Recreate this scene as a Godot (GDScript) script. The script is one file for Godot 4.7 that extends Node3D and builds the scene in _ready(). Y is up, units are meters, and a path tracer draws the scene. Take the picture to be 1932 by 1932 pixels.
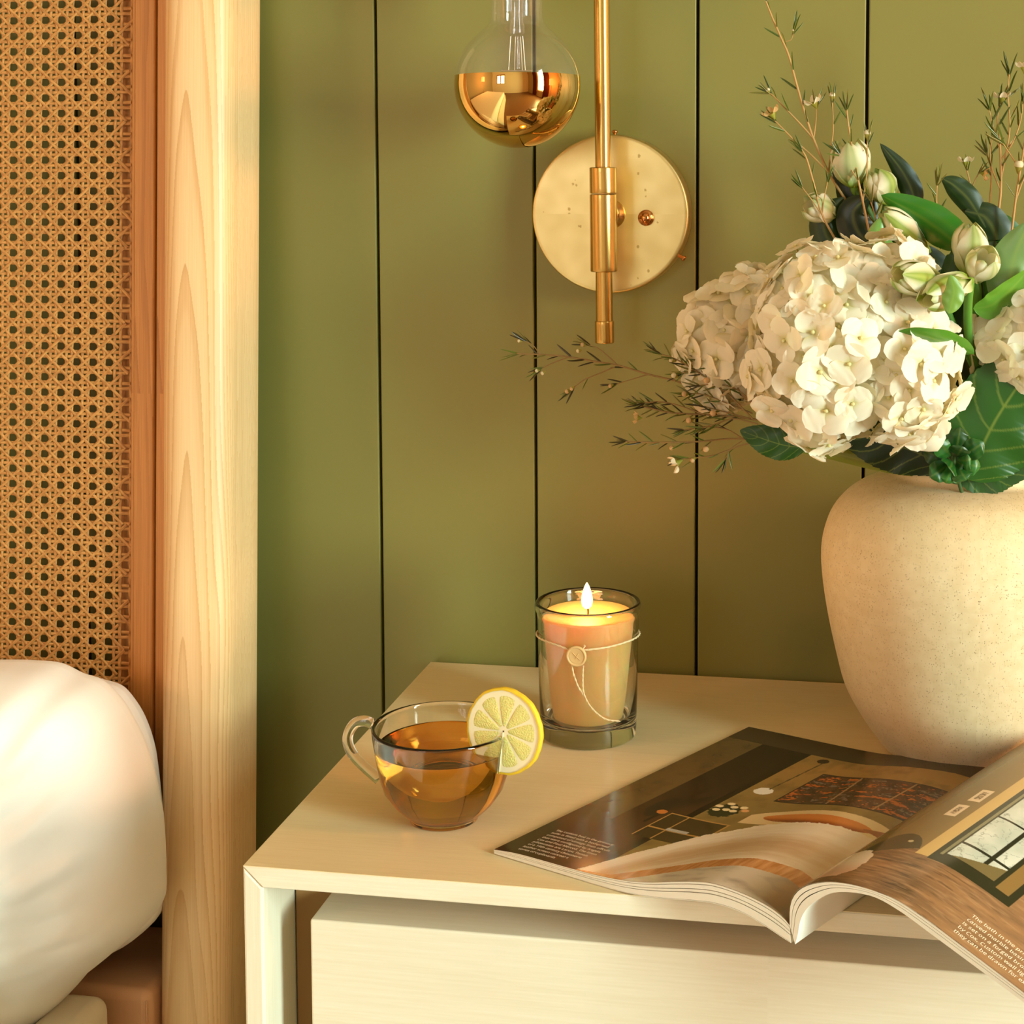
extends Node3D

# ---------------------------------------------------------------- mesh building
class MB:
	var P := PackedVector3Array()
	var N := PackedVector3Array()
	var U := PackedVector2Array()
	var C := PackedColorArray()
	var I := PackedInt32Array()
	var tint := Color.WHITE

	# a grid of (nu+1) x (nv+1) points; the outside is where du x dv points
	func sheet(nu: int, nv: int, pts: PackedVector3Array, uvs: PackedVector2Array, wrap := false, flip := false, cols := PackedColorArray()) -> void:
		var base := P.size()
		var w := nu + 1
		var nn := PackedVector3Array()
		nn.resize(pts.size())
		for j in nv:
			for i in nu:
				var a := j * w + i
				var b := a + 1
				var c := a + w
				var d := c + 1
				var n1: Vector3 = (pts[b] - pts[a]).cross(pts[c] - pts[a])
				var n2: Vector3 = (pts[c] - pts[d]).cross(pts[b] - pts[d])
				nn[a] += n1
				nn[b] += n1 + n2
				nn[c] += n1 + n2
				nn[d] += n2
				if flip:
					I.append_array(PackedInt32Array([base + a, base + b, base + c, base + b, base + d, base + c]))
				else:
					I.append_array(PackedInt32Array([base + a, base + c, base + b, base + b, base + c, base + d]))
		if wrap:
			for j in nv + 1:
				var s: Vector3 = nn[j * w] + nn[j * w + nu]
				nn[j * w] = s
				nn[j * w + nu] = s
		for j in [0, nv]:
			if pts[j * w].distance_squared_to(pts[j * w + nu / 2]) < 1e-12:
				var s := Vector3.ZERO
				for i in w:
					s += nn[j * w + i]
				for i in w:
					nn[j * w + i] = s
		for k in pts.size():
			var n: Vector3 = nn[k]
			n = n.normalized() if n.length_squared() > 0.0 else Vector3.UP
			N.append(-n if flip else n)
		P.append_array(pts)
		U.append_array(uvs)
		if cols.size() == pts.size():
			C.append_array(cols)
		else:
			for k in pts.size():
				C.append(tint)

	func surf(nu: int, nv: int, f: Callable, wrap := false, flip := false, cf = null) -> void:
		var pts := PackedVector3Array()
		var uvs := PackedVector2Array()
		var cols := PackedColorArray()
		for j in nv + 1:
			for i in nu + 1:
				var u := float(i) / nu
				var v := float(j) / nv
				pts.append(f.call(u, v))
				uvs.append(Vector2(u, v))
				if cf != null:
					cols.append(cf.call(u, v))
		sheet(nu, nv, pts, uvs, wrap, flip, cols)

	# profile of (radius, height) turned round the y axis; outside on the right of an upward profile
	func lathe(prof: Array, seg: int, at := Vector3.ZERO, uvw := 1.0) -> void:
		var pts := PackedVector3Array()
		var uvs := PackedVector2Array()
		var run := 0.0
		for j in prof.size():
			if j > 0:
				run += prof[j].distance_to(prof[j - 1])
			for i in seg + 1:
				var t := TAU * i / seg
				pts.append(at + Vector3(cos(t) * prof[j].x, prof[j].y, -sin(t) * prof[j].x))
				uvs.append(Vector2(uvw * i / seg, run))
		sheet(seg, prof.size() - 1, pts, uvs, true)

	func tube(path: Array, radii: Array, seg := 8, closed := false, ends := true) -> void:
		var n := path.size()
		var pts := PackedVector3Array()
		var uvs := PackedVector2Array()
		var e := Vector3.ZERO
		var rows := 0
		var run := 0.0
		for k in n:
			var t: Vector3
			if closed:
				t = (path[(k + 1) % (n - 1)] - path[(k - 1 + n - 1) % (n - 1)]).normalized()
			else:
				t = (path[mini(k + 1, n - 1)] - path[maxi(k - 1, 0)]).normalized()
			if k == 0:
				e = t.cross(Vector3(0.31, 0.9, 0.2)).normalized()
				if absf(t.dot(Vector3(0.31, 0.9, 0.2).normalized())) > 0.98:
					e = t.cross(Vector3.RIGHT).normalized()
			else:
				e = (e - t * e.dot(t)).normalized()
				run += path[k].distance_to(path[k - 1])
			var e2 := t.cross(e)
			var r: float = radii[mini(k, radii.size() - 1)]
			var rr := [r]
			if ends and not closed and k == 0:
				rr = [0.0, r]
			elif ends and not closed and k == n - 1:
				rr = [r, 0.0]
			for q in rr:
				for i in seg + 1:
					var a := TAU * i / seg
					pts.append(path[k] + (e * cos(a) + e2 * sin(a)) * q)
					uvs.append(Vector2(float(i) / seg, run))
				rows += 1
		sheet(seg, rows - 1, pts, uvs, true)

	# box with rounded edges; grain: the axis that v of the uv follows
	func rbox(at: Vector3, size: Vector3, r := 0.002, seg := 2, grain := 1, basis := Basis.IDENTITY) -> void:
		var h := size * 0.5
		r = minf(r, minf(h.x, minf(h.y, h.z)))
		var inner := h - Vector3(r, r, r)
		var a1: int = (grain + 1) % 3
		var a2: int = (grain + 2) % 3
		for ax in 3:
			for sg in [-1.0, 1.0]:
				var b: int = (ax + 1) % 3
				var c: int = (ax + 2) % 3
				var base := P.size()
				var m := 2 * seg + 1
				for j in m + 1:
					for i in m + 1:
						var q := Vector3.ZERO
						q[ax] = sg * h[ax]
						q[b] = _at(i, seg, h[b], inner[b])
						q[c] = _at(j, seg, h[c], inner[c])
						var cl := q.clamp(-inner, inner)
						var n := (q - cl).normalized()
						var p := cl + n * r
						P.append(at + basis * p)
						N.append(basis * n)
						U.append(Vector2(p[a1] + p[a2], p[grain]))
						C.append(tint)
				for j in m:
					for i in m:
						var a := base + j * (m + 1) + i
						var d := a + m + 2
						if sg > 0:
							I.append_array(PackedInt32Array([a, a + m + 1, a + 1, a + 1, a + m + 1, d]))
						else:
							I.append_array(PackedInt32Array([a, a + 1, a + m + 1, a + 1, d, a + m + 1]))

	func _at(i: int, seg: int, h: float, inn: float) -> float:
		if i <= seg:
			return -h + (h - inn) * (1.0 - cos(PI * 0.5 * i / seg)) if i > 0 else -h
		return inn + (h - inn) * sin(PI * 0.5 * (i - seg - 1) / seg)

	# leaf or petal: a curved blade along pts
	func blade(path: Array, width: float, side: Vector3, a := 1.0, b := 1.0, cup := 0.2, nv := 14, nx := 6, ripple := 0.0, teeth := 0, cf = null) -> void:
		var pts := PackedVector3Array()
		var uvs := PackedVector2Array()
		var cols := PackedColorArray()
		for j in nv + 1:
			var t := float(j) / nv
			var p := MB.along(path, t)
			var tg := (MB.along(path, minf(t + 0.02, 1.0)) - MB.along(path, maxf(t - 0.02, 0.0))).normalized()
			var s := (side - tg * side.dot(tg)).normalized()
			var nr := tg.cross(s)
			var w := width * pow(maxf(sin(PI * pow(t, a)), 0.0), b) * 0.5
			if teeth > 0:
				w *= 1.0 + 0.05 * (fmod(t * teeth, 1.0) - 0.5)
			for i in nx + 1:
				var x := 2.0 * i / nx - 1.0
				pts.append(p + s * (x * w) + nr * (cup * w * (x * x) + ripple * sin(t * 21.0 + x * 3.0) * w * absf(x)))
				uvs.append(Vector2(float(i) / nx, t))
				if cf != null:
					cols.append(cf.call(x, t))
		sheet(nx, nv, pts, uvs, false, false, cols)

	static func along(path: Array, t: float) -> Vector3:
		var n := path.size() - 1
		var f := clampf(t, 0.0, 1.0) * n
		var k := mini(int(f), n - 1)
		var x := f - k
		var p1: Vector3 = path[k]
		var p2: Vector3 = path[k + 1]
		var p0: Vector3 = path[k - 1] if k > 0 else p1 * 2.0 - p2
		var p3: Vector3 = path[k + 2] if k + 2 <= n else p2 * 2.0 - p1
		return 0.5 * ((2.0 * p1) + (p2 - p0) * x + (2.0 * p0 - 5.0 * p1 + 4.0 * p2 - p3) * x * x + (3.0 * p1 - p0 - 3.0 * p2 + p3) * x * x * x)

	static func smooth(path: Array, n: int) -> Array:
		var out := []
		for k in n + 1:
			out.append(MB.along(path, float(k) / n))
		return out

	func mesh() -> ArrayMesh:
		var arr := []
		arr.resize(Mesh.ARRAY_MAX)
		arr[Mesh.ARRAY_VERTEX] = P
		arr[Mesh.ARRAY_NORMAL] = N
		arr[Mesh.ARRAY_TEX_UV] = U
		arr[Mesh.ARRAY_COLOR] = C
		arr[Mesh.ARRAY_INDEX] = I
		var m := ArrayMesh.new()
		m.add_surface_from_arrays(Mesh.PRIMITIVE_TRIANGLES, arr)
		return m

var M := {}
var rng := RandomNumberGenerator.new()

func thing(called: String, label: String, category: String, at := Vector3.ZERO, group := "") -> Node3D:
	var o := Node3D.new()
	o.name = called
	add_child(o, true)
	o.position = at
	tag(o, label, category, group)
	return o

func tag(o: Node3D, label: String, category: String, group := "") -> void:
	o.set_meta("label", label)
	o.set_meta("category", category)
	if group:
		o.set_meta("group", group)

func obj(called: String, mesh: Mesh, mat: Material, parent: Node = self) -> MeshInstance3D:
	var o := MeshInstance3D.new()
	o.name = called
	o.mesh = mesh
	o.material_override = mat
	parent.add_child(o, true)
	return o

func struct(called: String, mesh: Mesh, mat: Material) -> MeshInstance3D:
	var o := obj(called, mesh, mat)
	o.set_meta("kind", "structure")
	return o

func box(at: Vector3, size: Vector3, r := 0.002, grain := 1, seg := 2) -> ArrayMesh:
	var b := MB.new()
	b.rbox(at, size, r, seg, grain)
	return b.mesh()

# ---------------------------------------------------------------- materials
func mat(c: Color, rough := 0.6, metal := 0.0) -> StandardMaterial3D:
	var m := StandardMaterial3D.new()
	m.albedo_color = c
	m.roughness = rough
	m.metallic = metal
	return m

func tex(w: int, h: int, f: Callable) -> ImageTexture:
	var data := PackedByteArray()
	data.resize(w * h * 3)
	var k := 0
	for y in h:
		for x in w:
			var c: Color = f.call(float(x) / w, float(y) / h)
			data[k] = clampi(int(c.r * 255.0), 0, 255)
			data[k + 1] = clampi(int(c.g * 255.0), 0, 255)
			data[k + 2] = clampi(int(c.b * 255.0), 0, 255)
			k += 3
	return ImageTexture.create_from_image(Image.create_from_data(w, h, false, Image.FORMAT_RGB8, data))

func noise(sd: int, freq: float, oct := 3) -> FastNoiseLite:
	var n := FastNoiseLite.new()
	n.seed = sd
	n.noise_type = FastNoiseLite.TYPE_SIMPLEX_SMOOTH
	n.frequency = freq
	n.fractal_octaves = oct
	return n

# flat-sawn timber: growth rings cut into arches (cathedral > 0) or straight lines
func wood(w: int, h: int, light: Color, dark: Color, sd: int, cathedral: float, lines: float, depth: float, pores := 0.12) -> ImageTexture:
	var warp := noise(sd, 2.0, 2)
	var fine := noise(sd + 1, 1.0, 3)
	var tone := noise(sd + 2, 1.0, 2)
	return tex(w, h, func(u: float, v: float) -> Color:
		var x := u - 0.5 + 0.05 * warp.get_noise_2d(u * 1.3, v * 1.2)
		var g := v * cathedral * 9.0 + x * x * cathedral * 90.0 + x * lines + 0.6 * warp.get_noise_2d(u * 2.0, v * 1.0 + 7.0)
		var ring := g - floorf(g)
		var k := depth * pow(ring, 3.0) * (0.6 + 0.4 * tone.get_noise_2d(g * 3.0, 3.0))
		k += pores * (fine.get_noise_2d(u * 150.0, v * 5.0)) + pores * 0.8 * fine.get_noise_2d(u * 420.0, v * 14.0)
		k += 0.10 * tone.get_noise_2d(u * 3.0, v * 0.7 + 9.0)
		return light.lerp(dark, clampf(k + 0.12, 0.0, 1.0)))

func bump(m: StandardMaterial3D, sd: int, freq: float, scale: float, triscale: float, world := false) -> void:
	var t := NoiseTexture2D.new()
	t.width = 256
	t.height = 256
	t.seamless = true
	t.noise = noise(sd, freq, 4)
	m.heightmap_enabled = true
	m.heightmap_texture = t
	m.heightmap_scale = scale
	m.uv1_triplanar = true
	m.uv1_world_triplanar = world
	m.uv1_scale = Vector3.ONE * triscale

func materials() -> void:
	M.wall = mat(Color8(124, 121, 58), 0.5)
	M.groove = mat(Color8(60, 55, 28), 0.7)
	M.cream = mat(Color8(176, 152, 112), 0.8)
	M.cream_lightened = mat(Color8(228, 218, 194), 0.8)
	M.ceiling = mat(Color8(176, 160, 132), 0.9)
	M.floor = mat(Color8(120, 80, 46), 0.35)
	M.drape = mat(Color8(96, 34, 24), 0.9)
	M.frame_wood = mat(Color8(170, 105, 50), 0.5)
	M.pane = mat(Color(1, 1, 1, 0.03), 0.02)
	M.pane.transparency = BaseMaterial3D.TRANSPARENCY_ALPHA
	M.post = mat(Color.WHITE, 0.42)
	M.post.albedo_texture = wood(320, 1024, Color8(240, 208, 158), Color8(188, 130, 70), 11, 0.9, 0.6, 0.62, 0.10)
	M.post.metallic_specular = 0.5
	M.stile = mat(Color.WHITE, 0.5)
	M.stile.albedo_texture = wood(256, 1024, Color8(216, 158, 92), Color8(150, 92, 44), 21, 0.25, 26.0, 0.5, 0.22)
	M.cane = mat(Color.WHITE, 0.5)
	M.cane.albedo_texture = tex(64, 256, func(u, v): return Color8(206, 152, 84).lerp(Color8(168, 112, 54), clampf(0.5 + 0.9 * cane_n.get_noise_2d(u * 9.0, v * 60.0), 0, 1)))
	M.cotton = mat(Color8(246, 243, 236), 0.85)
	M.cotton.rim_enabled = true
	M.cotton.rim = 0.3
	M.tan_cloth = mat(Color8(226, 176, 136), 0.75)
	bump(M.tan_cloth, 5, 0.2, 0.02, 60.0)
	M.cream_cloth = mat(Color8(240, 226, 198), 0.75)
	bump(M.cream_cloth, 6, 0.2, 0.02, 60.0)
	M.lacquer = mat(Color.WHITE, 0.38)
	M.lacquer.albedo_texture = wood(512, 512, Color8(233, 224, 202), Color8(212, 198, 166), 31, 0.06, 8.0, 0.2, 0.2)
	M.lacquer.uv1_scale = Vector3(3.0, 1.6, 1.0)
	M.lacquer_top = mat(Color.WHITE, 0.34)
	M.lacquer_top.albedo_texture = wood(512, 512, Color8(228, 208, 164), Color8(208, 182, 130), 33, 0.06, 8.0, 0.2, 0.2)
	M.lacquer_top.uv1_scale = Vector3(3.0, 1.6, 1.0)
	M.inner = mat(Color8(150, 112, 62), 0.6)  # shade of the recess is put into this brown
	M.brass = mat(Color8(208, 168, 96), 0.24, 1.0)
	M.brass_satin = mat(Color.WHITE, 0.38, 1.0)
	M.brass_satin.albedo_texture = stained_brass()
	M.copper = mat(Color8(206, 140, 84), 0.15, 1.0)
	M.gold = mat(Color8(236, 196, 122), 0.02, 1.0)
	M.thin = mat(Color(1, 1, 1, 0.02), 0.01)
	M.thin.transparency = BaseMaterial3D.TRANSPARENCY_ALPHA
	M.glass = mat(Color(1.0, 1.0, 0.985, 0.0), 0.0)
	M.glass.refraction_enabled = true
	M.glass.refraction_scale = 0.05
	M.tea = mat(Color(0.915, 0.665, 0.27, 0.0), 0.0)
	M.tea.refraction_enabled = true
	M.tea.refraction_scale = 0.034
	M.steel_wire = mat(Color8(220, 210, 190), 0.3, 1.0)
	M.wax = mat(Color8(246, 196, 124), 0.45)
	M.wax.subsurf_scatter_enabled = true
	M.wax.subsurf_scatter_strength = 0.8
	M.flame = mat(Color(0, 0, 0), 1.0)
	M.flame.emission_enabled = true
	M.flame.emission = Color(1.0, 0.84, 0.58)
	M.flame.emission_energy_multiplier = 7.0
	M.wick = mat(Color8(70, 35, 20), 0.9)
	M.twine = mat(Color8(226, 202, 158), 0.9)
	M.seal = mat(Color8(214, 176, 118), 0.4)
	M.vase = mat(Color.WHITE, 0.62)
	M.vase.albedo_texture = speckle()
	M.vase.uv1_triplanar = true
	M.vase.uv1_scale = Vector3.ONE * 8.0
	M.dark = mat(Color8(40, 30, 20), 0.9)
	M.paper = mat(Color8(236, 232, 218), 0.5)
	M.lamp_white = mat(Color8(255, 250, 240), 0.5)
	M.rind = mat(Color8(246, 206, 44), 0.4)
	bump(M.rind, 8, 0.12, 0.03, 90.0)
	M.pith = mat(Color8(250, 240, 200), 0.6)
	M.pulp = mat(Color8(252, 230, 142), 0.2)
	M.pulp.subsurf_scatter_enabled = true
	M.pulp.subsurf_scatter_strength = 0.4
	bump(M.pulp, 9, 0.05, 0.05, 50.0)
	M.petal = mat(Color.WHITE, 0.55)
	M.petal.vertex_color_use_as_albedo = true
	M.petal.backlight_enabled = true
	M.petal.backlight = Color(0.8, 0.78, 0.68)
	M.leaf = mat(Color.WHITE, 0.35)
	M.leaf.vertex_color_use_as_albedo = true
	M.leaf.backlight_enabled = true
	M.leaf.backlight = Color(0.25, 0.3, 0.08)
	M.twig = mat(Color.WHITE, 0.6)
	M.twig.vertex_color_use_as_albedo = true

var cane_n := noise(77, 1.0, 2)

func stained_brass() -> ImageTexture:
	var a := noise(3, 1.0, 2)
	var r := RandomNumberGenerator.new()
	r.seed = 5
	var spots := []
	for k in 26:
		spots.append(Vector3(r.randf(), r.randf(), r.randf_range(0.002, 0.008)))
	return tex(256, 256, func(u: float, v: float) -> Color:
		var c := Color8(228, 208, 148).lerp(Color8(216, 194, 132), clampf(0.5 + a.get_noise_2d(u * 4.0, v * 4.0), 0.0, 1.0))
		for s in spots:
			if Vector2(u - s.x, (v - s.y) * 0.7).length() < s.z:
				c = c.lerp(Color8(150, 120, 60), 0.6)
		return c)

func speckle() -> ImageTexture:
	var a := noise(13, 1.0, 3)
	var r := RandomNumberGenerator.new()
	r.seed = 9
	var im := Image.create(512, 512, false, Image.FORMAT_RGB8)
	for y in 512:
		for x in 512:
			var k := a.get_noise_2d(x * 0.02, y * 0.02)
			im.set_pixel(x, y, Color8(226, 210, 172).lerp(Color8(217, 198, 156), clampf(0.5 + k, 0.0, 1.0)))
	for k in 1900:
		var x := r.randi() % 512
		var y := r.randi() % 512
		var d := r.randf_range(0.2, 0.8)
		var n := 1 + r.randi() % 2
		for dy in n + 1:
			for dx in n:
				var c := im.get_pixel((x + dx) % 512, (y + dy) % 512).lerp(Color8(110, 82, 46), d)
				im.set_pixel((x + dx) % 512, (y + dy) % 512, c)
	return ImageTexture.create_from_image(im)

# ---------------------------------------------------------------- the scene
func _ready() -> void:
	rng.seed = 2024
	view_and_light()
	materials()
	room()
	bed()
	nightstand()
	sconce()
	candle()
	teacup()
	vase()
	magazine()
	flowers()

func view_and_light() -> void:
	var cam := Camera3D.new()
	cam.name = "camera"
	add_child(cam)
	cam.projection = Camera3D.PROJECTION_FRUSTUM
	var near := 0.05
	var focal := 2946.64
	cam.near = near
	cam.far = 50.0
	cam.size = near * 1932.0 / focal
	cam.frustum_offset = Vector2((966.0 - 1169.86) / focal * near, -(966.0 - 534.37) / focal * near)
	cam.transform = Transform3D(Basis(Vector3(0.986313, -0.001014, -0.164878), Vector3(-0.010612, 0.997518, -0.069614), Vector3(0.164539, 0.070411, 0.983854)), Vector3(0, 1.00975, 1.25))
	cam.current = true

	var sky_m := ProceduralSkyMaterial.new()
	sky_m.sky_top_color = Color(0.60, 0.74, 0.95)
	sky_m.sky_horizon_color = Color(0.92, 0.95, 1.0)
	sky_m.ground_bottom_color = Color(0.35, 0.36, 0.30)
	sky_m.ground_horizon_color = Color(0.75, 0.78, 0.72)
	var sky := Sky.new()
	sky.sky_material = sky_m
	var env := Environment.new()
	env.background_mode = Environment.BG_SKY
	env.sky = sky
	env.background_energy_multiplier = 2.0
	env.tonemap_mode = Environment.TONE_MAPPER_LINEAR
	env.tonemap_exposure = 1.04
	env.sdfgi_enabled = true
	env.ssao_enabled = true
	env.ssil_enabled = true
	var we := WorldEnvironment.new()
	we.name = "surroundings"
	we.environment = env
	add_child(we)

	# daylight in the glazed door on the right: garden below, sky above
	for w in [[0.95, 0.80, Color(0.90, 1.0, 0.95), 10.6], [1.80, 0.84, Color(0.86, 1.0, 0.97), 5.0]]:
		var day := AreaLight3D.new()
		day.name = "daylight"
		day.area_size = Vector2(0.62, w[1])
		day.light_color = w[2]
		day.light_energy = w[3]
		day.area_range = 12.0
		day.shadow_enabled = true
		add_child(day, true)
		day.position = Vector3(2.06, w[0], 1.585)
		day.rotation = Vector3(0, PI / 2, 0)

	# unseen window behind the camera, placed to light the pillow and bed
	var back := AreaLight3D.new()
	back.name = "unseen_daylight_behind"
	back.area_size = Vector2(0.9, 0.9)
	back.light_color = Color(1.0, 0.97, 0.92)
	back.light_energy = 1.2
	back.area_range = 12.0
	back.shadow_enabled = true
	add_child(back)
	back.position = Vector3(-1.3, 1.45, 3.66)

func room() -> void:
	# wall of upright painted boards with open joints
	var pitch := 0.13388
	var wall := struct("wall_back", box(Vector3(-0.25, 1.3, -0.075), Vector3(4.5, 2.6, 0.12), 0.001), M.groove)
	var board := box(Vector3.ZERO, Vector3(pitch - 0.0024, 2.6, 0.015), 0.0012)
	for k in range(-15, 18):
		var b := obj("board", board, M.wall, wall)
		b.position = Vector3(-0.41387 + (k + 0.5) * pitch, 1.3, -0.0075)
	struct("wall_left", box(Vector3(-2.45, 1.3, 1.75), Vector3(0.1, 2.6, 3.5), 0.001), M.cream)
	struct("floor", box(Vector3(-0.25, -0.05, 1.75), Vector3(4.6, 0.1, 3.8), 0.001), M.floor)
	struct("ceiling", box(Vector3(-0.25, 2.65, 1.75), Vector3(4.6, 0.1, 3.8), 0.001), M.ceiling)
	# right wall with a glazed door
	var w := MB.new()
	w.rbox(Vector3(1.95, 1.3, 0.61), Vector3(0.1, 2.6, 1.22), 0.001)
	w.rbox(Vector3(1.95, 1.3, 2.73), Vector3(0.1, 2.6, 1.54), 0.001)
	w.rbox(Vector3(1.95, 2.45, 1.59), Vector3(0.1, 0.30, 0.74), 0.001)
	w.rbox(Vector3(1.95, 0.22, 1.59), Vector3(0.1, 0.44, 0.74), 0.001)
	struct("wall_right", w.mesh(), M.cream)
	glazing("door_1", Vector3(1.95, 1.37, 1.59), 0.74, 1.86, PI / 2, 1)
	w = MB.new()
	w.rbox(Vector3(-2.15, 1.3, 3.55), Vector3(0.7, 2.6, 0.1), 0.001)
	w.rbox(Vector3(0.6, 1.3, 3.55), Vector3(2.8, 2.6, 0.1), 0.001)
	w.rbox(Vector3(-1.3, 2.27, 3.55), Vector3(1.0, 0.66, 0.1), 0.001)
	w.rbox(Vector3(-1.3, 0.48, 3.55), Vector3(1.0, 0.96, 0.1), 0.001)
	struct("wall_front", w.mesh(), M.cream_lightened)  # out-of-view wall, made lighter so the brass backplate reflects brighter
	glazing("unseen_window_1", Vector3(-1.3, 1.45, 3.55), 1.0, 0.98, 0.0, 2)  # out of view, opening for the light on the pillow
	for z in [1.0, 2.2]:
		var d := MB.new()
		d.surf(80, 2, func(u: float, v: float) -> Vector3: return Vector3(1.82 + 0.03 * sin(u * 62.0), 0.03 + v * 2.4, z + (u - 0.5) * 0.5))
		d.surf(80, 2, func(u: float, v: float) -> Vector3: return Vector3(1.83 + 0.03 * sin(u * 62.0), 0.03 + v * 2.4, z + (u - 0.5) * 0.5), false, true)
		var o := obj("drape", d.mesh(), M.drape)
		tag(o, "dark red drape hanging beside the glazed door, " + ("nearer the boarded wall" if z < 1.2 else "farther from the boarded wall"), "curtain")
	lamp(Vector3(1.45, 0, 0.50), 1.16, Color(1.0, 0.68, 0.47), 1.45, "added warm fill lamp with glowing drum shade, out of view right of the vase")
	lamp(Vector3(-2.12, 0, 1.6), 1.35, Color(1.0, 0.74, 0.56), 0.85, "added fill lamp with pale glowing drum shade, out of view beyond the bed")

func lamp(at: Vector3, h: float, c: Color, energy: float, label: String) -> void:  # added lamps out of view, warm fill for the table and bed
	var t := thing("added_fill_lamp", label, "lamp", at)
	var b := MB.new()
	b.lathe([Vector2(0.15, 0.0), Vector2(0.15, 0.012), Vector2(0.14, 0.02), Vector2(0.02, 0.026), Vector2(0.0, 0.026)], 40)
	obj("base", b.mesh(), M.brass, t)
	b = MB.new()
	b.tube([Vector3(0, 0.02, 0), Vector3(0, h - 0.14, 0)], [0.009], 12)
	obj("pole", b.mesh(), M.brass, t)
	var m := mat(Color8(240, 220, 180), 0.9)
	m.emission_enabled = true
	m.emission = c
	m.emission_energy_multiplier = 1.6
	b = MB.new()
	b.lathe([Vector2(0.0, h - 0.14), Vector2(0.16, h - 0.14), Vector2(0.14, h + 0.14), Vector2(0.0, h + 0.14)], 48)
	obj("added_lamp_shade", b.mesh(), m, t)
	var l := OmniLight3D.new()
	l.name = "added_fill_light"
	l.light_color = c
	l.light_energy = energy
	l.light_size = 0.13
	l.omni_range = 9.0
	l.omni_attenuation = 2.0
	l.shadow_enabled = true
	t.add_child(l)
	l.position.y = h

func glazing(called: String, at: Vector3, w: float, h: float, turn: float, n: int) -> void:
	var f := MB.new()
	for s in [-1.0, 1.0]:
		f.rbox(Vector3(s * (w / 2 - 0.03), 0, 0), Vector3(0.06, h, 0.06))
		f.rbox(Vector3(0, s * (h / 2 - 0.03), 0), Vector3(w, 0.06, 0.06))
	for k in range(1, n):
		f.rbox(Vector3(-w / 2 + w * k / n, 0, 0), Vector3(0.08, h, 0.05))
	var o := struct(called, f.mesh(), M.frame_wood)
	o.position = at
	o.rotation.y = turn
	for k in n:
		obj("pane", box(Vector3(-w / 2 + w * (k + 0.5) / n, 0, 0), Vector3(w / n - 0.07, h - 0.1, 0.003), 0.0005), M.pane, o)

# ---------------------------------------------------------------- bed
func inflate(outline: Array, centre: Vector3, front: float, back: float, power: float, n := 26, wob := 0.0, sd := 1) -> ArrayMesh:
	# a stuffed shape: the outline stays the widest line, both faces swell away from it
	var b := MB.new()
	var ring := MB.smooth(outline + [outline[0]], 120)
	var nz := noise(sd, 1.0, 3)
	for face in [1.0, -1.0]:
		var t: float = front if face > 0 else back
		b.surf(120, n, func(u: float, v: float) -> Vector3:
			var o: Vector3 = ring[int(round(u * 120.0))]
			var s := sin(v * PI * 0.5)
			var p := o.lerp(centre, 1.0 - s)
			var q := pow(maxf(1.0 - pow(s, power), 0.0), 1.0 / power)
			var k := wob * nz.get_noise_3d(p.x * 9.0 + p.y * 5.0, p.y * 22.0 - p.x * 12.0, face) * (1.0 - pow(s, 6.0))
			return p + Vector3(0, 0, face * t * q + k), true, face > 0)
	return b.mesh()

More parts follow.
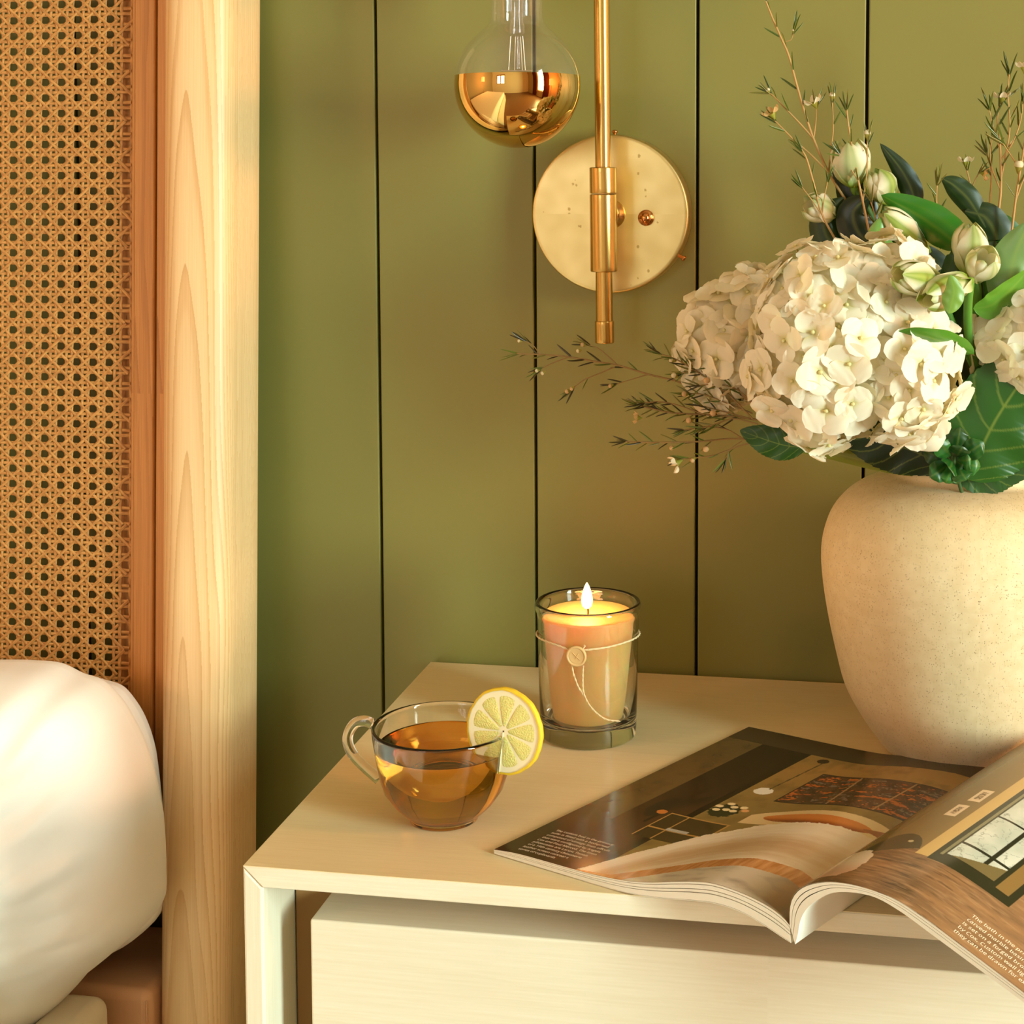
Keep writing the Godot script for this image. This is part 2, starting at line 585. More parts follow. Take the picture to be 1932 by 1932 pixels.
func bed() -> void:
	var t := thing("bed", "oak and cane headboard bed with upholstered tan rails left of the nightstand", "bed")
	var hb := Node3D.new()
	hb.name = "headboard"
	t.add_child(hb)
	hb.position = Vector3(0, 0, 0.078)
	hb.rotation_degrees.x = -3.2
	# rounded posts: half-round front on a square back
	var prof := [Vector2(-0.5662, 0.0), Vector2(-0.5662, 0.022), Vector2(-0.5662, 0.0435), Vector2(-0.5662, 0.0442)]
	for k in 25:
		var a := PI * k / 24.0
		prof.append(Vector2(-0.53685 - 0.02935 * signf(cos(a)) * pow(absf(cos(a)), 0.86), 0.0446 + 0.024 * pow(maxf(sin(a), 0.0), 0.8)))
	prof.append_array([Vector2(-0.5079, 0.0442), Vector2(-0.5084, 0.0438), Vector2(-0.5076, 0.0433), Vector2(-0.5075, 0.03), Vector2(-0.5075, 0.012), Vector2(-0.5077, 0.001), Vector2(-0.509, 0.0)])
	var run := [0.0]
	for k in range(1, prof.size()):
		run.append(run[k - 1] + prof[k].distance_to(prof[k - 1]))
	var pb := MB.new()
	var pts := PackedVector3Array()
	var uvs := PackedVector2Array()
	for j in 3:
		for k in prof.size():
			pts.append(Vector3(prof[k].x, [0.0, 0.6, 1.26][j], prof[k].y))
			uvs.append(Vector2(run[k] / 0.128 - 0.17, [0.0, 0.6, 1.26][j] / 1.26))
	pb.sheet(prof.size() - 1, 2, pts, uvs)
	obj("post", pb.mesh(), M.post, hb)
	var other := obj("post", pb.mesh(), M.post, hb)
	other.position.x = -1.56
	var sb := MB.new()
	sb.rbox(Vector3(-0.5923, 0.83, 0.026), Vector3(0.0172, 0.80, 0.018), 0.0015, 2, 1)
	sb.rbox(Vector3(-0.5738, 0.83, 0.0235), Vector3(0.0185, 0.80, 0.018), 0.0015, 2, 1)
	var wm: StandardMaterial3D = M.stile.duplicate()
	wm.uv1_scale = Vector3(14.0, 1.1, 1.0)
	M.stile_long = wm
	obj("stile", sb.mesh(), wm, hb)
	obj("bead", box(Vector3(-0.6028, 0.83, 0.026), Vector3(0.0036, 0.80, 0.013), 0.0016), wm, hb)
	obj("rebate", box(Vector3(-0.612, 0.83, 0.0135), Vector3(0.018, 0.80, 0.010), 0.001), wm, hb)
	obj("rail", box(Vector3(-1.32, 1.24, 0.026), Vector3(1.5, 0.05, 0.03), 0.004, 0), wm, hb)
	obj("rail", box(Vector3(-1.32, 0.42, 0.022), Vector3(1.5, 0.03, 0.02), 0.004, 0), wm, hb)
	obj("stile", box(Vector3(-2.06, 0.83, 0.024), Vector3(0.06, 0.80, 0.018), 0.0015), wm, hb)
	var weave := obj("cane_webbing", cane(), M.cane, hb)
	weave.set_meta("kind", "stuff")
	obj("added_light_blocker", box(Vector3(-0.545, 0.5, 0.021), Vector3(0.03, 1.0, 0.036), 0.002), M.dark, t)  # added out of sight behind the post to darken the cane holes
	# upholstery
	var ub := MB.new()
	ub.rbox(Vector3(-0.95, 0.18, 0.075), Vector3(0.766, 0.36, 0.11), 0.009, 4, 0)
	obj("headboard_base", ub.mesh(), M.tan_cloth, t)
	var sm := MB.new()
	for k in 4:
		sm.tube([Vector3(-0.57 - 0.001 * k, 0.0, 0.1295), Vector3(-0.57 - 0.001 * k, 0.353, 0.1295)], [0.0006], 5)
		break
	sm.tube([Vector3(-0.575, 0.3535, 0.1285), Vector3(-0.70, 0.3535, 0.1285)], [0.0007], 5)
	obj("piping", sm.mesh(), M.tan_cloth, t)
	var rb := MB.new()
	rb.rbox(Vector3(-0.609, 0.185, 1.08), Vector3(0.042, 0.37, 1.86), 0.012, 5, 2)
	obj("side_rail", rb.mesh(), M.cream_cloth, t)
	obj("slats", box(Vector3(-1.32, 0.30, 1.05), Vector3(1.4, 0.04, 1.9), 0.004), M.stile_long, t)
	# bedding
	var mt := MB.new()
	mt.rbox(Vector3(-1.35, 0.43, 1.085), Vector3(1.434, 0.21, 1.89), 0.05, 6, 2)
	tag(obj("mattress", mt.mesh(), M.cotton), "white sheeted mattress lying on the bed under the pillows", "mattress")
	var p1 := [Vector3(-0.9107, 0.5851, 0.16), Vector3(-0.82, 0.615, 0.16), Vector3(-0.7414, 0.6276, 0.16), Vector3(-0.6693, 0.6326, 0.16), Vector3(-0.6462, 0.6334, 0.16), Vector3(-0.6232, 0.6325, 0.16), Vector3(-0.6054, 0.6255, 0.16), Vector3(-0.5898, 0.621, 0.16), Vector3(-0.5774, 0.6113, 0.16), Vector3(-0.5665, 0.5978, 0.16), Vector3(-0.5561, 0.5781, 0.16), Vector3(-0.5496, 0.5598, 0.16), Vector3(-0.5445, 0.5393, 0.16), Vector3(-0.5407, 0.5167, 0.16), Vector3(-0.5392, 0.4896, 0.16), Vector3(-0.5392, 0.4687, 0.16), Vector3(-0.5405, 0.451, 0.16), Vector3(-0.5504, 0.4363, 0.16), Vector3(-0.5629, 0.4247, 0.16), Vector3(-0.5818, 0.4079, 0.16), Vector3(-0.5989, 0.3937, 0.16), Vector3(-0.6108, 0.3799, 0.16), Vector3(-0.633, 0.3547, 0.16), Vector3(-0.6611, 0.3176, 0.16), Vector3(-0.745, 0.27, 0.16), Vector3(-0.868, 0.2576, 0.16), Vector3(-0.944, 0.286, 0.16), Vector3(-0.9642, 0.3741, 0.16), Vector3(-0.9538, 0.486, 0.16)]
	var o := obj("pillow", inflate(p1, Vector3(-0.7102, 0.4815, 0.16), 0.105, 0.045, 2.6, 26, 0.012, 4), M.cotton)
	tag(o, "plump white cotton pillow leaning in front against the cane headboard", "pillow")
	var p2 := [Vector3(-0.9485, 0.563, 0.115), Vector3(-0.8546, 0.5817, 0.115), Vector3(-0.7444, 0.5922, 0.115), Vector3(-0.6512, 0.6016, 0.115), Vector3(-0.6164, 0.6061, 0.115), Vector3(-0.6096, 0.6056, 0.115), Vector3(-0.5966, 0.6024, 0.115), Vector3(-0.5886, 0.5964, 0.115), Vector3(-0.5794, 0.5844, 0.115), Vector3(-0.573, 0.5714, 0.115), Vector3(-0.5684, 0.557, 0.115), Vector3(-0.5656, 0.5416, 0.115), Vector3(-0.563, 0.5158, 0.115), Vector3(-0.5605, 0.49, 0.115), Vector3(-0.5602, 0.4639, 0.115), Vector3(-0.5609, 0.4333, 0.115), Vector3(-0.5696, 0.4107, 0.115), Vector3(-0.6114, 0.3808, 0.115), Vector3(-0.7053, 0.3505, 0.115), Vector3(-0.8498, 0.3379, 0.115), Vector3(-0.9785, 0.35, 0.115), Vector3(-0.9932, 0.4644, 0.115)]
	o = obj("pillow", inflate(p2, Vector3(-0.7582, 0.4673, 0.115), 0.03, 0.03, 3.0, 20, 0.006, 8), M.cotton)
	tag(o, "thinner white pillow of which only an edge shows behind the plump pillow", "pillow")

func cane() -> ArrayMesh:
	var b := MB.new()
	var px := 0.01435
	var py := 0.01285
	var x0 := -0.6558
	var y0 := 1.1496
	var c0 := -95
	var c1 := 3
	var r0 := -7
	var r1 := 56
	for c in range(c0, c1 + 1):
		for s in [-1.0, 1.0]:
			var x: float = x0 + c * px + s * 0.0046
			if x > -0.605:
				continue
			var path := []
			for r in range(r0, r1 + 1):
				path.append(Vector3(x, y0 - r * py + 0.0043, 0.0255 + 0.0006 * s))
				path.append(Vector3(x, y0 - r * py - 0.0043, 0.0255 - 0.0006 * s))
			ribbon(b, path, 0.0026, Vector3.RIGHT)
	for r in range(r0, r1 + 1):
		for s in [-1.0, 1.0]:
			var y: float = y0 - r * py + s * 0.0043
			var path := []
			for c in range(c0, c1 + 1):
				path.append(Vector3(x0 + c * px - 0.0046, y, 0.0255 + 0.0006 * s))
				path.append(Vector3(minf(x0 + c * px + 0.0046, -0.604), y, 0.0255 - 0.0006 * s))
			ribbon(b, path, 0.0026, Vector3.UP)
	# diagonals between the holes, both ways
	var xl := x0 + c0 * px
	var yt := y0 - r0 * py
	var yb := y0 - r1 * py
	for k in range(-168, 72):
		for s in [-1.0, 1.0]:
			# line: (x - x0)/px = k + 0.5 + s * (y - y0)/py
			var a := []
			for q in 40:
				var y: float = lerpf(yt, yb, q / 39.0)
				var x: float = x0 + px * (k + 0.5 + s * (y - y0) / py)
				if x > xl and x < -0.6045:
					a.append(Vector3(x, y, 0.0264 + 0.0003 * sin(q * 2.1 + s)))
			if a.size() > 1:
				ribbon(b, a, 0.0025, Vector3(-s * py, px, 0).normalized())
	return b.mesh()

func ribbon(b: MB, path: Array, w: float, side: Vector3) -> void:
	# a strip of cane: flat underside, domed top
	var pts := PackedVector3Array()
	var uvs := PackedVector2Array()
	var run := 0.0
	var ph := rng.randf()
	for k in path.size():
		if k > 0:
			run += path[k].distance_to(path[k - 1])
		for i in 5:
			var x := i / 2.0 - 1.0
			pts.append(path[k] + side * (x * w * 0.5) + Vector3(0, 0, 0.0005 * (1.0 - x * x)))
			uvs.append(Vector2(ph + x * 0.05, ph + run * 2.0))
	var along: Vector3 = path[1] - path[0]
	b.sheet(4, path.size() - 1, pts, uvs, false, side.cross(along).z < 0.0)

# ---------------------------------------------------------------- nightstand
func prism(b: MB, poly: Array, z0: float, z1: float, bev: float, grain := 0) -> void:
	# convex outline (counter-clockwise seen from +z) pushed from z0 to z1; the front edge is eased
	var n := poly.size()
	var ins := []
	for k in n:
		var p: Vector2 = poly[k]
		var d0: Vector2 = (p - poly[(k - 1 + n) % n]).normalized()
		var d1: Vector2 = (poly[(k + 1) % n] - p).normalized()
		var n0 := Vector2(-d0.y, d0.x)
		var n1 := Vector2(-d1.y, d1.x)
		ins.append(p + (n0 + n1) * (bev / (1.0 + n0.dot(n1))))
	for k in n:
		var p: Vector2 = poly[k]
		var q: Vector2 = poly[(k + 1) % n]
		var pi2: Vector2 = ins[k]
		var qi: Vector2 = ins[(k + 1) % n]
		for f in [[Vector3(p.x, p.y, z0), Vector3(q.x, q.y, z0), Vector3(p.x, p.y, z1 - bev), Vector3(q.x, q.y, z1 - bev)],
				[Vector3(p.x, p.y, z1 - bev), Vector3(q.x, q.y, z1 - bev), Vector3(pi2.x, pi2.y, z1), Vector3(qi.x, qi.y, z1)]]:
			face(b, f, grain, true)
	for k in range(1, n - 1):
		for e in [[z1, ins, true], [z0, poly, false]]:
			var o: Array = e[1]
			var a := Vector3(o[0].x, o[0].y, e[0])
			var c := Vector3(o[k].x, o[k].y, e[0])
			var d := Vector3(o[k + 1].x, o[k + 1].y, e[0])
			face(b, [a, c, d, d], grain, e[2])

func face(b: MB, f: Array, grain: int, outward: bool) -> void:
	var uvs := PackedVector2Array()
	var a1: int = (grain + 1) % 3
	var a2: int = (grain + 2) % 3
	for p in f:
		uvs.append(Vector2(p[a1] + p[a2], p[grain]))
	b.sheet(1, 1, PackedVector3Array(f), uvs, false, not outward)

func nightstand() -> void:
	var t := thing("nightstand", "cream washed wood nightstand with mitred frame and inset drawer beside the bed", "nightstand")
	var xl := -0.3698
	var xr := 0.25
	var zf := 0.3994
	var e := 0.0125
	var b := MB.new()
	prism(b, [Vector2(xl + e, 0.5875), Vector2(xr - e, 0.5875), Vector2(xr, 0.5997), Vector2(xl, 0.5997)], 0.006, zf, 0.0006)
	obj("top_panel", b.mesh(), M.lacquer, t)
	obj("top_veneer", box(Vector3((xl + xr) / 2.0, 0.5994, (zf + 0.006) / 2.0), Vector3(xr - xl - 0.0006, 0.0012, zf - 0.007), 0.0003, 0), M.lacquer_top, t)
	for s in [0, 1]:
		b = MB.new()
		var q := [Vector2(xl, 0.5997), Vector2(xl, 0.02), Vector2(xl + e, 0.02), Vector2(xl + e, 0.5872)]
		if s == 1:
			q = [Vector2(xr - e, 0.5872), Vector2(xr - e, 0.02), Vector2(xr, 0.02), Vector2(xr, 0.5997)]
		prism(b, q, 0.006, zf, 0.0016, 1)
		obj("side_panel", b.mesh(), M.lacquer, t)
	# bevelled inner frame, five centimetres back, its brown holding the recess shade
	b = MB.new()
	var x0 := xl + e + 0.0012
	var x1 := xr - e - 0.0012
	for f in [[Vector3(x0, 0.05, 0.350), Vector3(x0 + 0.024, 0.05, 0.340), Vector3(x0, 0.587, 0.350), Vector3(x0 + 0.024, 0.563, 0.340)],
			[Vector3(x0 + 0.024, 0.563, 0.340), Vector3(x1 - 0.024, 0.563, 0.340), Vector3(x0, 0.587, 0.350), Vector3(x1, 0.587, 0.350)],
			[Vector3(x1 - 0.024, 0.05, 0.340), Vector3(x1, 0.05, 0.350), Vector3(x1 - 0.024, 0.563, 0.340), Vector3(x1, 0.587, 0.350)],
			[Vector3(x0 + 0.024, 0.05, 0.339), Vector3(x1 - 0.024, 0.05, 0.339), Vector3(x0 + 0.024, 0.563, 0.339), Vector3(x1 - 0.024, 0.563, 0.339)]]:
		face(b, f, 0, true)
	obj("inner_frame", b.mesh(), M.inner, t)
	obj("drawer_front", box(Vector3((-0.3337 + xr - e - 0.0225) / 2.0, 0.4655, 0.3605), Vector3(xr - e - 0.0225 + 0.3337, 0.195, 0.049), 0.0014, 0, 3), M.lacquer, t)
	obj("drawer_front", box(Vector3((-0.3337 + xr - e - 0.0225) / 2.0, 0.2555, 0.3605), Vector3(xr - e - 0.0225 + 0.3337, 0.195, 0.049), 0.0014, 0, 3), M.lacquer, t)
	obj("back_panel", box(Vector3((xl + xr) / 2, 0.3, 0.012), Vector3(xr - xl - 0.03, 0.56, 0.01), 0.001), M.inner, t)
	obj("bottom_panel", box(Vector3((xl + xr) / 2, 0.03, 0.19), Vector3(xr - xl - 0.03, 0.02, 0.35), 0.001), M.lacquer, t)

# ---------------------------------------------------------------- wall light
func sconce() -> void:
	var t := thing("wall_sconce", "brass wall light with round backplate and straight rod above the candle", "wall light", Vector3(-0.2138, 0.977, 0))
	var o := t.position
	var b := MB.new()
	b.lathe([Vector2(0.0636, 0.0005), Vector2(0.0636, 0.012), Vector2(0.0635, 0.019), Vector2(0.0630, 0.0212), Vector2(0.0620, 0.0219), Vector2(0.060, 0.022), Vector2(0.04, 0.0221), Vector2(0.02, 0.0221), Vector2(0.0, 0.0221)], 128)
	M.brass_satin.uv1_triplanar = true
	M.brass_satin.uv1_scale = Vector3.ONE * 7.5
	obj("backplate", b.mesh(), M.brass_satin, t).rotation.x = PI / 2
	var dx := -0.0018 / 0.258
	var rod := func(y: float) -> Vector3: return Vector3(-0.2140 + (1.1425 - y) * 0.0018 / 0.258, y, 0.055) - o
	var parts := [["rod", 1.40, 1.012, 0.0061], ["sleeve", 1.0142, 0.9938, 0.0106], ["sleeve", 0.9934, 0.9332, 0.0106], ["lower_rod", 0.94, 0.89, 0.0066], ["end_cap", 0.8948, 0.8772, 0.0075]]
	for p in parts:
		b = MB.new()
		var r: float = p[3]
		b.lathe([Vector2(0.0, 0.0), Vector2(r - 0.0008, 0.0), Vector2(r - 0.0003, 0.0002), Vector2(r, 0.0008), Vector2(r, 0.004), Vector2(r, (p[1] - p[2]) - 0.004), Vector2(r, p[1] - p[2] - 0.0008), Vector2(r - 0.0003, p[1] - p[2] - 0.0002), Vector2(r - 0.0008, p[1] - p[2]), Vector2(0.0, p[1] - p[2])], 48)
		var m := obj(p[0], b.mesh(), M.brass, t)
		m.position = rod.call(p[2])
		m.rotation.z = 0.0018 / 0.258
	b = MB.new()
	b.lathe([Vector2(0.012, 0.0), Vector2(0.011, 0.003), Vector2(0.006, 0.006), Vector2(0.0052, 0.008), Vector2(0.0086, 0.0105), Vector2(0.0096, 0.0145), Vector2(0.0086, 0.0185), Vector2(0.005, 0.021), Vector2(0.005, 0.034)], 40)
	var kn := obj("knuckle", b.mesh(), M.brass, t)
	kn.position = rod.call(0.977) * Vector3(1, 1, 0) + Vector3(0, 0, 0.0215)
	kn.rotation.x = PI / 2
	b = MB.new()
	b.lathe([Vector2(0.0064, 0.0), Vector2(0.0064, 0.0016), Vector2(0.0056, 0.0022), Vector2(0.0046, 0.0022), Vector2(0.0046, 0.003), Vector2(0.0049, 0.0045), Vector2(0.0049, 0.0065), Vector2(0.0036, 0.0088), Vector2(0.0, 0.0098)], 32)
	var sw := obj("switch_knob", b.mesh(), M.copper, t)
	sw.position = Vector3(-0.1843, 0.9742, 0.022) - o
	sw.rotation.x = PI / 2
	for p in [Vector3(-0.2112, 1.0417, 0.012), Vector3(-0.1563, 0.9422, 0.012)]:
		var q: Vector3 = p - o
		b = MB.new()
		b.lathe([Vector2(0.0014, -0.004), Vector2(0.0014, 0.0), Vector2(0.0024, 0.0004), Vector2(0.0024, 0.0016), Vector2(0.0014, 0.0024), Vector2(0, 0.0026)], 20)
		var m := obj("set_screw", b.mesh(), M.copper, t)
		m.position = Vector3(q.x, q.y, 0.012)
		var dir := Vector3(q.x, q.y, 0).normalized()
		m.basis = Basis(Quaternion(Vector3.UP, dir))
	# arm and socket above the frame
	var c := Vector3(-0.2703, 1.0758, 0.1)
	b = MB.new()
	b.tube(MB.smooth([Vector3(-0.2158, 1.385, 0.055), Vector3(-0.2162, 1.398, 0.0552), Vector3(-0.223, 1.405, 0.061), Vector3(c.x + 0.008, 1.404, 0.093), Vector3(c.x + 0.001, 1.395, 0.0995), Vector3(c.x, 1.37, 0.1), Vector3(c.x, 1.20, 0.1)], 40).map(func(p): return p - o), [0.005], 16)
	obj("arm", b.mesh(), M.brass, t)
	b = MB.new()
	b.lathe([Vector2(0.0, 0.12), Vector2(0.012, 0.12), Vector2(0.021, 0.112), Vector2(0.022, 0.10), Vector2(0.022, 0.072), Vector2(0.021, 0.070), Vector2(0.019, 0.071), Vector2(0.018, 0.11)].map(func(p): return p) , 40)
	var so := obj("socket", b.mesh(), M.brass, t)
	so.position = c - o
	# bulb: clear above, mirrored in gold below
	var R := 0.0474
	var bulb := Node3D.new()
	bulb.name = "bulb"
	t.add_child(bulb)
	bulb.position = c - o
	var a0 := asin(0.0066 / R)
	var prof := []
	for k in 33:
		var a := lerpf(-PI / 2, a0, k / 32.0)
		prof.append(Vector2(R * cos(a), R * sin(a)))
	b = MB.new()
	b.lathe(prof, 96)
	obj("gold_bowl", b.mesh(), M.gold, bulb).set_meta("label", "mirrored gold lower half of bulb")
	prof = []
	for k in 25:
		var a := lerpf(a0, 0.92, k / 24.0)
		prof.append(Vector2(R * cos(a), R * sin(a)))
	for p in MB.smooth([Vector3(R * cos(0.92), R * sin(0.92), 0), Vector3(0.0232, 0.0425, 0), Vector3(0.0204, 0.0462, 0), Vector3(0.0192, 0.051, 0), Vector3(0.019, 0.06, 0), Vector3(0.019, 0.08, 0)], 20).slice(1):
		prof.append(Vector2(p.x, p.y))
	b = MB.new()
	b.lathe(prof, 96)
	obj("clear_glass", b.mesh(), M.thin, bulb).set_meta("label", "clear glass upper half of bulb")
	b = MB.new()
	b.lathe([Vector2(0.0, 0.036), Vector2(0.0052, 0.0363), Vector2(0.006, 0.039), Vector2(0.0058, 0.0435), Vector2(0.0048, 0.046), Vector2(0.0046, 0.06), Vector2(0.008, 0.08)], 24)
	b.tube([Vector3(0.0008, 0.036, 0), Vector3(0.001, 0.012, 0)], [0.0016], 12)
	obj("glass_stem", b.mesh(), M.thin, bulb)
	b = MB.new()
	for s in [-1.0, 1.0]:
		b.tube([Vector3(s * 0.0046, 0.036, 0.001), Vector3(s * 0.0064, 0.0108, 0.001)], [0.0003], 6)
		b.tube([Vector3(s * 0.002, 0.036, -0.003), Vector3(s * 0.003, 0.011, -0.004)], [0.0002], 6)
	b.tube([Vector3(-0.012, 0.011, 0.001), Vector3(0.0, 0.0104, 0.0015), Vector3(0.012, 0.0105, 0.001)], [0.00035], 6)
	obj("filament", b.mesh(), M.steel_wire, bulb)

# ---------------------------------------------------------------- candle
func candle() -> void:
	var at := Vector3(-0.2075, 0.6, 0.1518)
	var t := thing("candle", "lit amber candle in a clear glass jar tied with twine", "candle", at)
	var b := MB.new()
	b.lathe([Vector2(0, 0.0006), Vector2(0.028, 0.0004), Vector2(0.0325, 0.0), Vector2(0.0343, 0.0008), Vector2(0.0350, 0.0028), Vector2(0.0353, 0.008), Vector2(0.0360, 0.04), Vector2(0.0366, 0.07), Vector2(0.0369, 0.088), Vector2(0.0374, 0.0915), Vector2(0.0384, 0.094), Vector2(0.0386, 0.0968), Vector2(0.0379, 0.0990), Vector2(0.0366, 0.0996), Vector2(0.0354, 0.0988), Vector2(0.0347, 0.096), Vector2(0.0345, 0.090), Vector2(0.0342, 0.07), Vector2(0.0334, 0.04), Vector2(0.0318, 0.020), Vector2(0.0302, 0.0145), Vector2(0.0268, 0.0118), Vector2(0.02, 0.0112), Vector2(0, 0.0110)], 96)
	obj("glass_jar", b.mesh(), M.glass, t)
	b = MB.new()
	b.lathe([Vector2(0, 0.0114), Vector2(0.018, 0.0116), Vector2(0.0240, 0.0126), Vector2(0.0262, 0.0150), Vector2(0.0278, 0.028), Vector2(0.0302, 0.055), Vector2(0.0322, 0.078), Vector2(0.0328, 0.0885), Vector2(0.0326, 0.0902), Vector2(0.0316, 0.0909), Vector2(0.024, 0.0905), Vector2(0.012, 0.0898), Vector2(0.003, 0.0894), Vector2(0, 0.0894)], 72)
	obj("wax", b.mesh(), M.wax, t)
	b = MB.new()
	b.tube(MB.smooth([Vector3(0, 0.0885, 0), Vector3(0, 0.0925, 0), Vector3(-0.0008, 0.0945, 0.0004), Vector3(-0.0016, 0.0955, 0.0006)], 8), [0.0007], 8)
	obj("wick", b.mesh(), M.wick, t)
	b = MB.new()
	b.lathe([Vector2(0, 0.0936), Vector2(0.0018, 0.0938), Vector2(0.0034, 0.0955), Vector2(0.0042, 0.0985), Vector2(0.0040, 0.1020), Vector2(0.0031, 0.1060), Vector2(0.0018, 0.1098), Vector2(0.0007, 0.1120), Vector2(0, 0.1130)], 28)
	obj("flame", b.mesh(), M.flame, t).position.x = -0.0008
	var l := OmniLight3D.new()
	l.name = "flame_light"
	l.light_color = Color(1.0, 0.66, 0.36)
	l.light_energy = 0.0045
	l.light_size = 0.004
	l.omni_range = 6.0
	l.omni_attenuation = 2.0
	l.shadow_enabled = true
	t.add_child(l)
	l.position = Vector3(-0.0008, 0.101, 0)
	# twine, its tails and the seal
	var to := Vector3(0.186, 0, 0.983)
	var rt := Vector3(0.983, 0, -0.186)
	var on := func(x: float, y: float) -> Vector3:
		var ax := (x - 1110.0) * 0.000388
		var h := 0.0757 - (y - 1219.0) * 0.00041
		var r := 0.0352 + 0.0018 * h / 0.09 + 0.0007
		return rt * ax + to * sqrt(r * r - ax * ax) + Vector3(0, h, 0)
	b = MB.new()
	var loop := []
	for k in 129:
		var a := TAU * k / 128.0 + PI / 2
		var sag := 0.0016 * exp(-pow(angle_difference(a, PI / 2 + 0.3) / 0.25, 2.0))
		loop.append((rt * cos(a) + to * sin(a)) * (0.0374 + 0.0004 * sin(a * 5.0)) + Vector3(0, 0.0757 - sag + 0.0006 * sin(a * 3.0), 0))
	ply(b, loop, 0.00075)
	ply(b, MB.smooth([on.call(1104, 1214), on.call(1100, 1222), on.call(1097, 1232)], 12), 0.00075)
	obj("twine", b.mesh(), M.twine, t)
	b = MB.new()
	ply(b, MB.smooth([on.call(1080, 1250), on.call(1084, 1268), on.call(1092, 1288), on.call(1103, 1304)], 24), 0.00062)
	ply(b, MB.smooth([on.call(1101, 1250), on.call(1100, 1275), on.call(1102, 1300), on.call(1116, 1325), on.call(1140, 1346), on.call(1168, 1356)], 60), 0.00062)
	obj("twine_tail", b.mesh(), M.twine, t)
	b = MB.new()
	b.lathe([Vector2(0.0072, -0.0006), Vector2(0.0075, 0.0008), Vector2(0.0071, 0.0018), Vector2(0.0062, 0.0020), Vector2(0.0057, 0.0014), Vector2(0.0054, 0.0013), Vector2(0.0049, 0.0016), Vector2(0.0045, 0.0013), Vector2(0.002, 0.0013), Vector2(0, 0.0013)], 48)
	var seal := obj("seal", b.mesh(), M.seal, t)
	var sp: Vector3 = on.call(1089, 1233)
	var sn := (sp * Vector3(1, 0, 1)).normalized()
	seal.position = sp + sn * 0.0004
	seal.basis = Basis(Quaternion(Vector3.UP, sn))
	b = MB.new()
	for s in [[Vector3(-0.0024, 0, -0.0026), Vector3(0.0003, 0, 0.0002)], [Vector3(0.0003, 0, 0.0002), Vector3(0.0028, 0, 0.0024)], [Vector3(-0.0006, 0, 0.0018), Vector3(0.0018, 0, -0.0022)]]:
		b.tube([s[0] + Vector3(0, 0.0015, 0), s[1] + Vector3(0, 0.0015, 0)], [0.0003], 6)
	obj("stamped_mark", b.mesh(), M.seal, seal)

func ply(b: MB, path: Array, r: float) -> void:
	# two twisted strands
	for s in 2:
		var out := []
		var e := Vector3.UP
		var run := 0.0
		for k in path.size():
			var tg: Vector3 = (path[mini(k + 1, path.size() - 1)] - path[maxi(k - 1, 0)]).normalized()
			if k > 0:
				run += path[k].distance_to(path[k - 1])
			var e1 := tg.cross(Vector3(0.2, 0.5, 1.0)).normalized()
			var e2 := tg.cross(e1)
			var a := run / (r * 6.0) * TAU * 0.5 + PI * s
			out.append(path[k] + (e1 * cos(a) + e2 * sin(a)) * r * 0.5)
		b.tube(out, [r * 0.62], 6)

# ---------------------------------------------------------------- tea
func teacup() -> void:
	var at := Vector3(-0.2707, 0.6, 0.3131)
	var t := thing("teacup", "clear glass teacup of amber tea standing near the corner of the nightstand", "cup", at)
	var b := MB.new()
	b.lathe([Vector2(0, 0.0018), Vector2(0.016, 0.0016), Vector2(0.0185, 0.0003), Vector2(0.0205, 0.0), Vector2(0.0219, 0.0006), Vector2(0.0224, 0.0022), Vector2(0.0228, 0.0036), Vector2(0.0262, 0.0058), Vector2(0.0322, 0.0120), Vector2(0.0380, 0.0205), Vector2(0.0410, 0.0300), Vector2(0.0430, 0.0420), Vector2(0.0444, 0.0520), Vector2(0.0451, 0.0580), Vector2(0.0453, 0.0597), Vector2(0.0448, 0.0608), Vector2(0.0438, 0.0610), Vector2(0.0430, 0.0602), Vector2(0.0427, 0.0585), Vector2(0.0421, 0.0520), Vector2(0.0407, 0.0420), Vector2(0.0387, 0.0305), Vector2(0.0358, 0.0220), Vector2(0.0305, 0.0140), Vector2(0.0240, 0.0085), Vector2(0.0150, 0.0056), Vector2(0, 0.0048)], 96)
	obj("bowl", b.mesh(), M.glass, t)
	b = MB.new()
	var hp := [Vector3(-0.3171, 0.6584, 0.3131), Vector3(-0.322, 0.6602, 0.3131), Vector3(-0.3284, 0.6588, 0.3131), Vector3(-0.3331, 0.6526, 0.3131), Vector3(-0.3342, 0.6456, 0.3131), Vector3(-0.3308, 0.6375, 0.3131), Vector3(-0.3231, 0.6299, 0.3131), Vector3(-0.3136, 0.6222, 0.3131)]
	b.tube(MB.smooth(hp, 40).map(func(p): return p - at), [0.0034], 20)
	obj("handle", b.mesh(), M.glass, t)
	b = MB.new()
	b.lathe([Vector2(0, 0.0047), Vector2(0.0150, 0.0055), Vector2(0.0241, 0.0084), Vector2(0.0306, 0.0139), Vector2(0.0359, 0.0219), Vector2(0.0388, 0.0304), Vector2(0.0408, 0.0419), Vector2(0.0413, 0.0455), Vector2(0.0415, 0.0484), Vector2(0.0409, 0.0478), Vector2(0.0395, 0.0475), Vector2(0.02, 0.0475), Vector2(0, 0.0475)], 96)
	var o := obj("tea", b.mesh(), M.tea)
	o.position = at
	tag(o, "amber tea filling the clear glass cup", "tea")
	lemon(at)

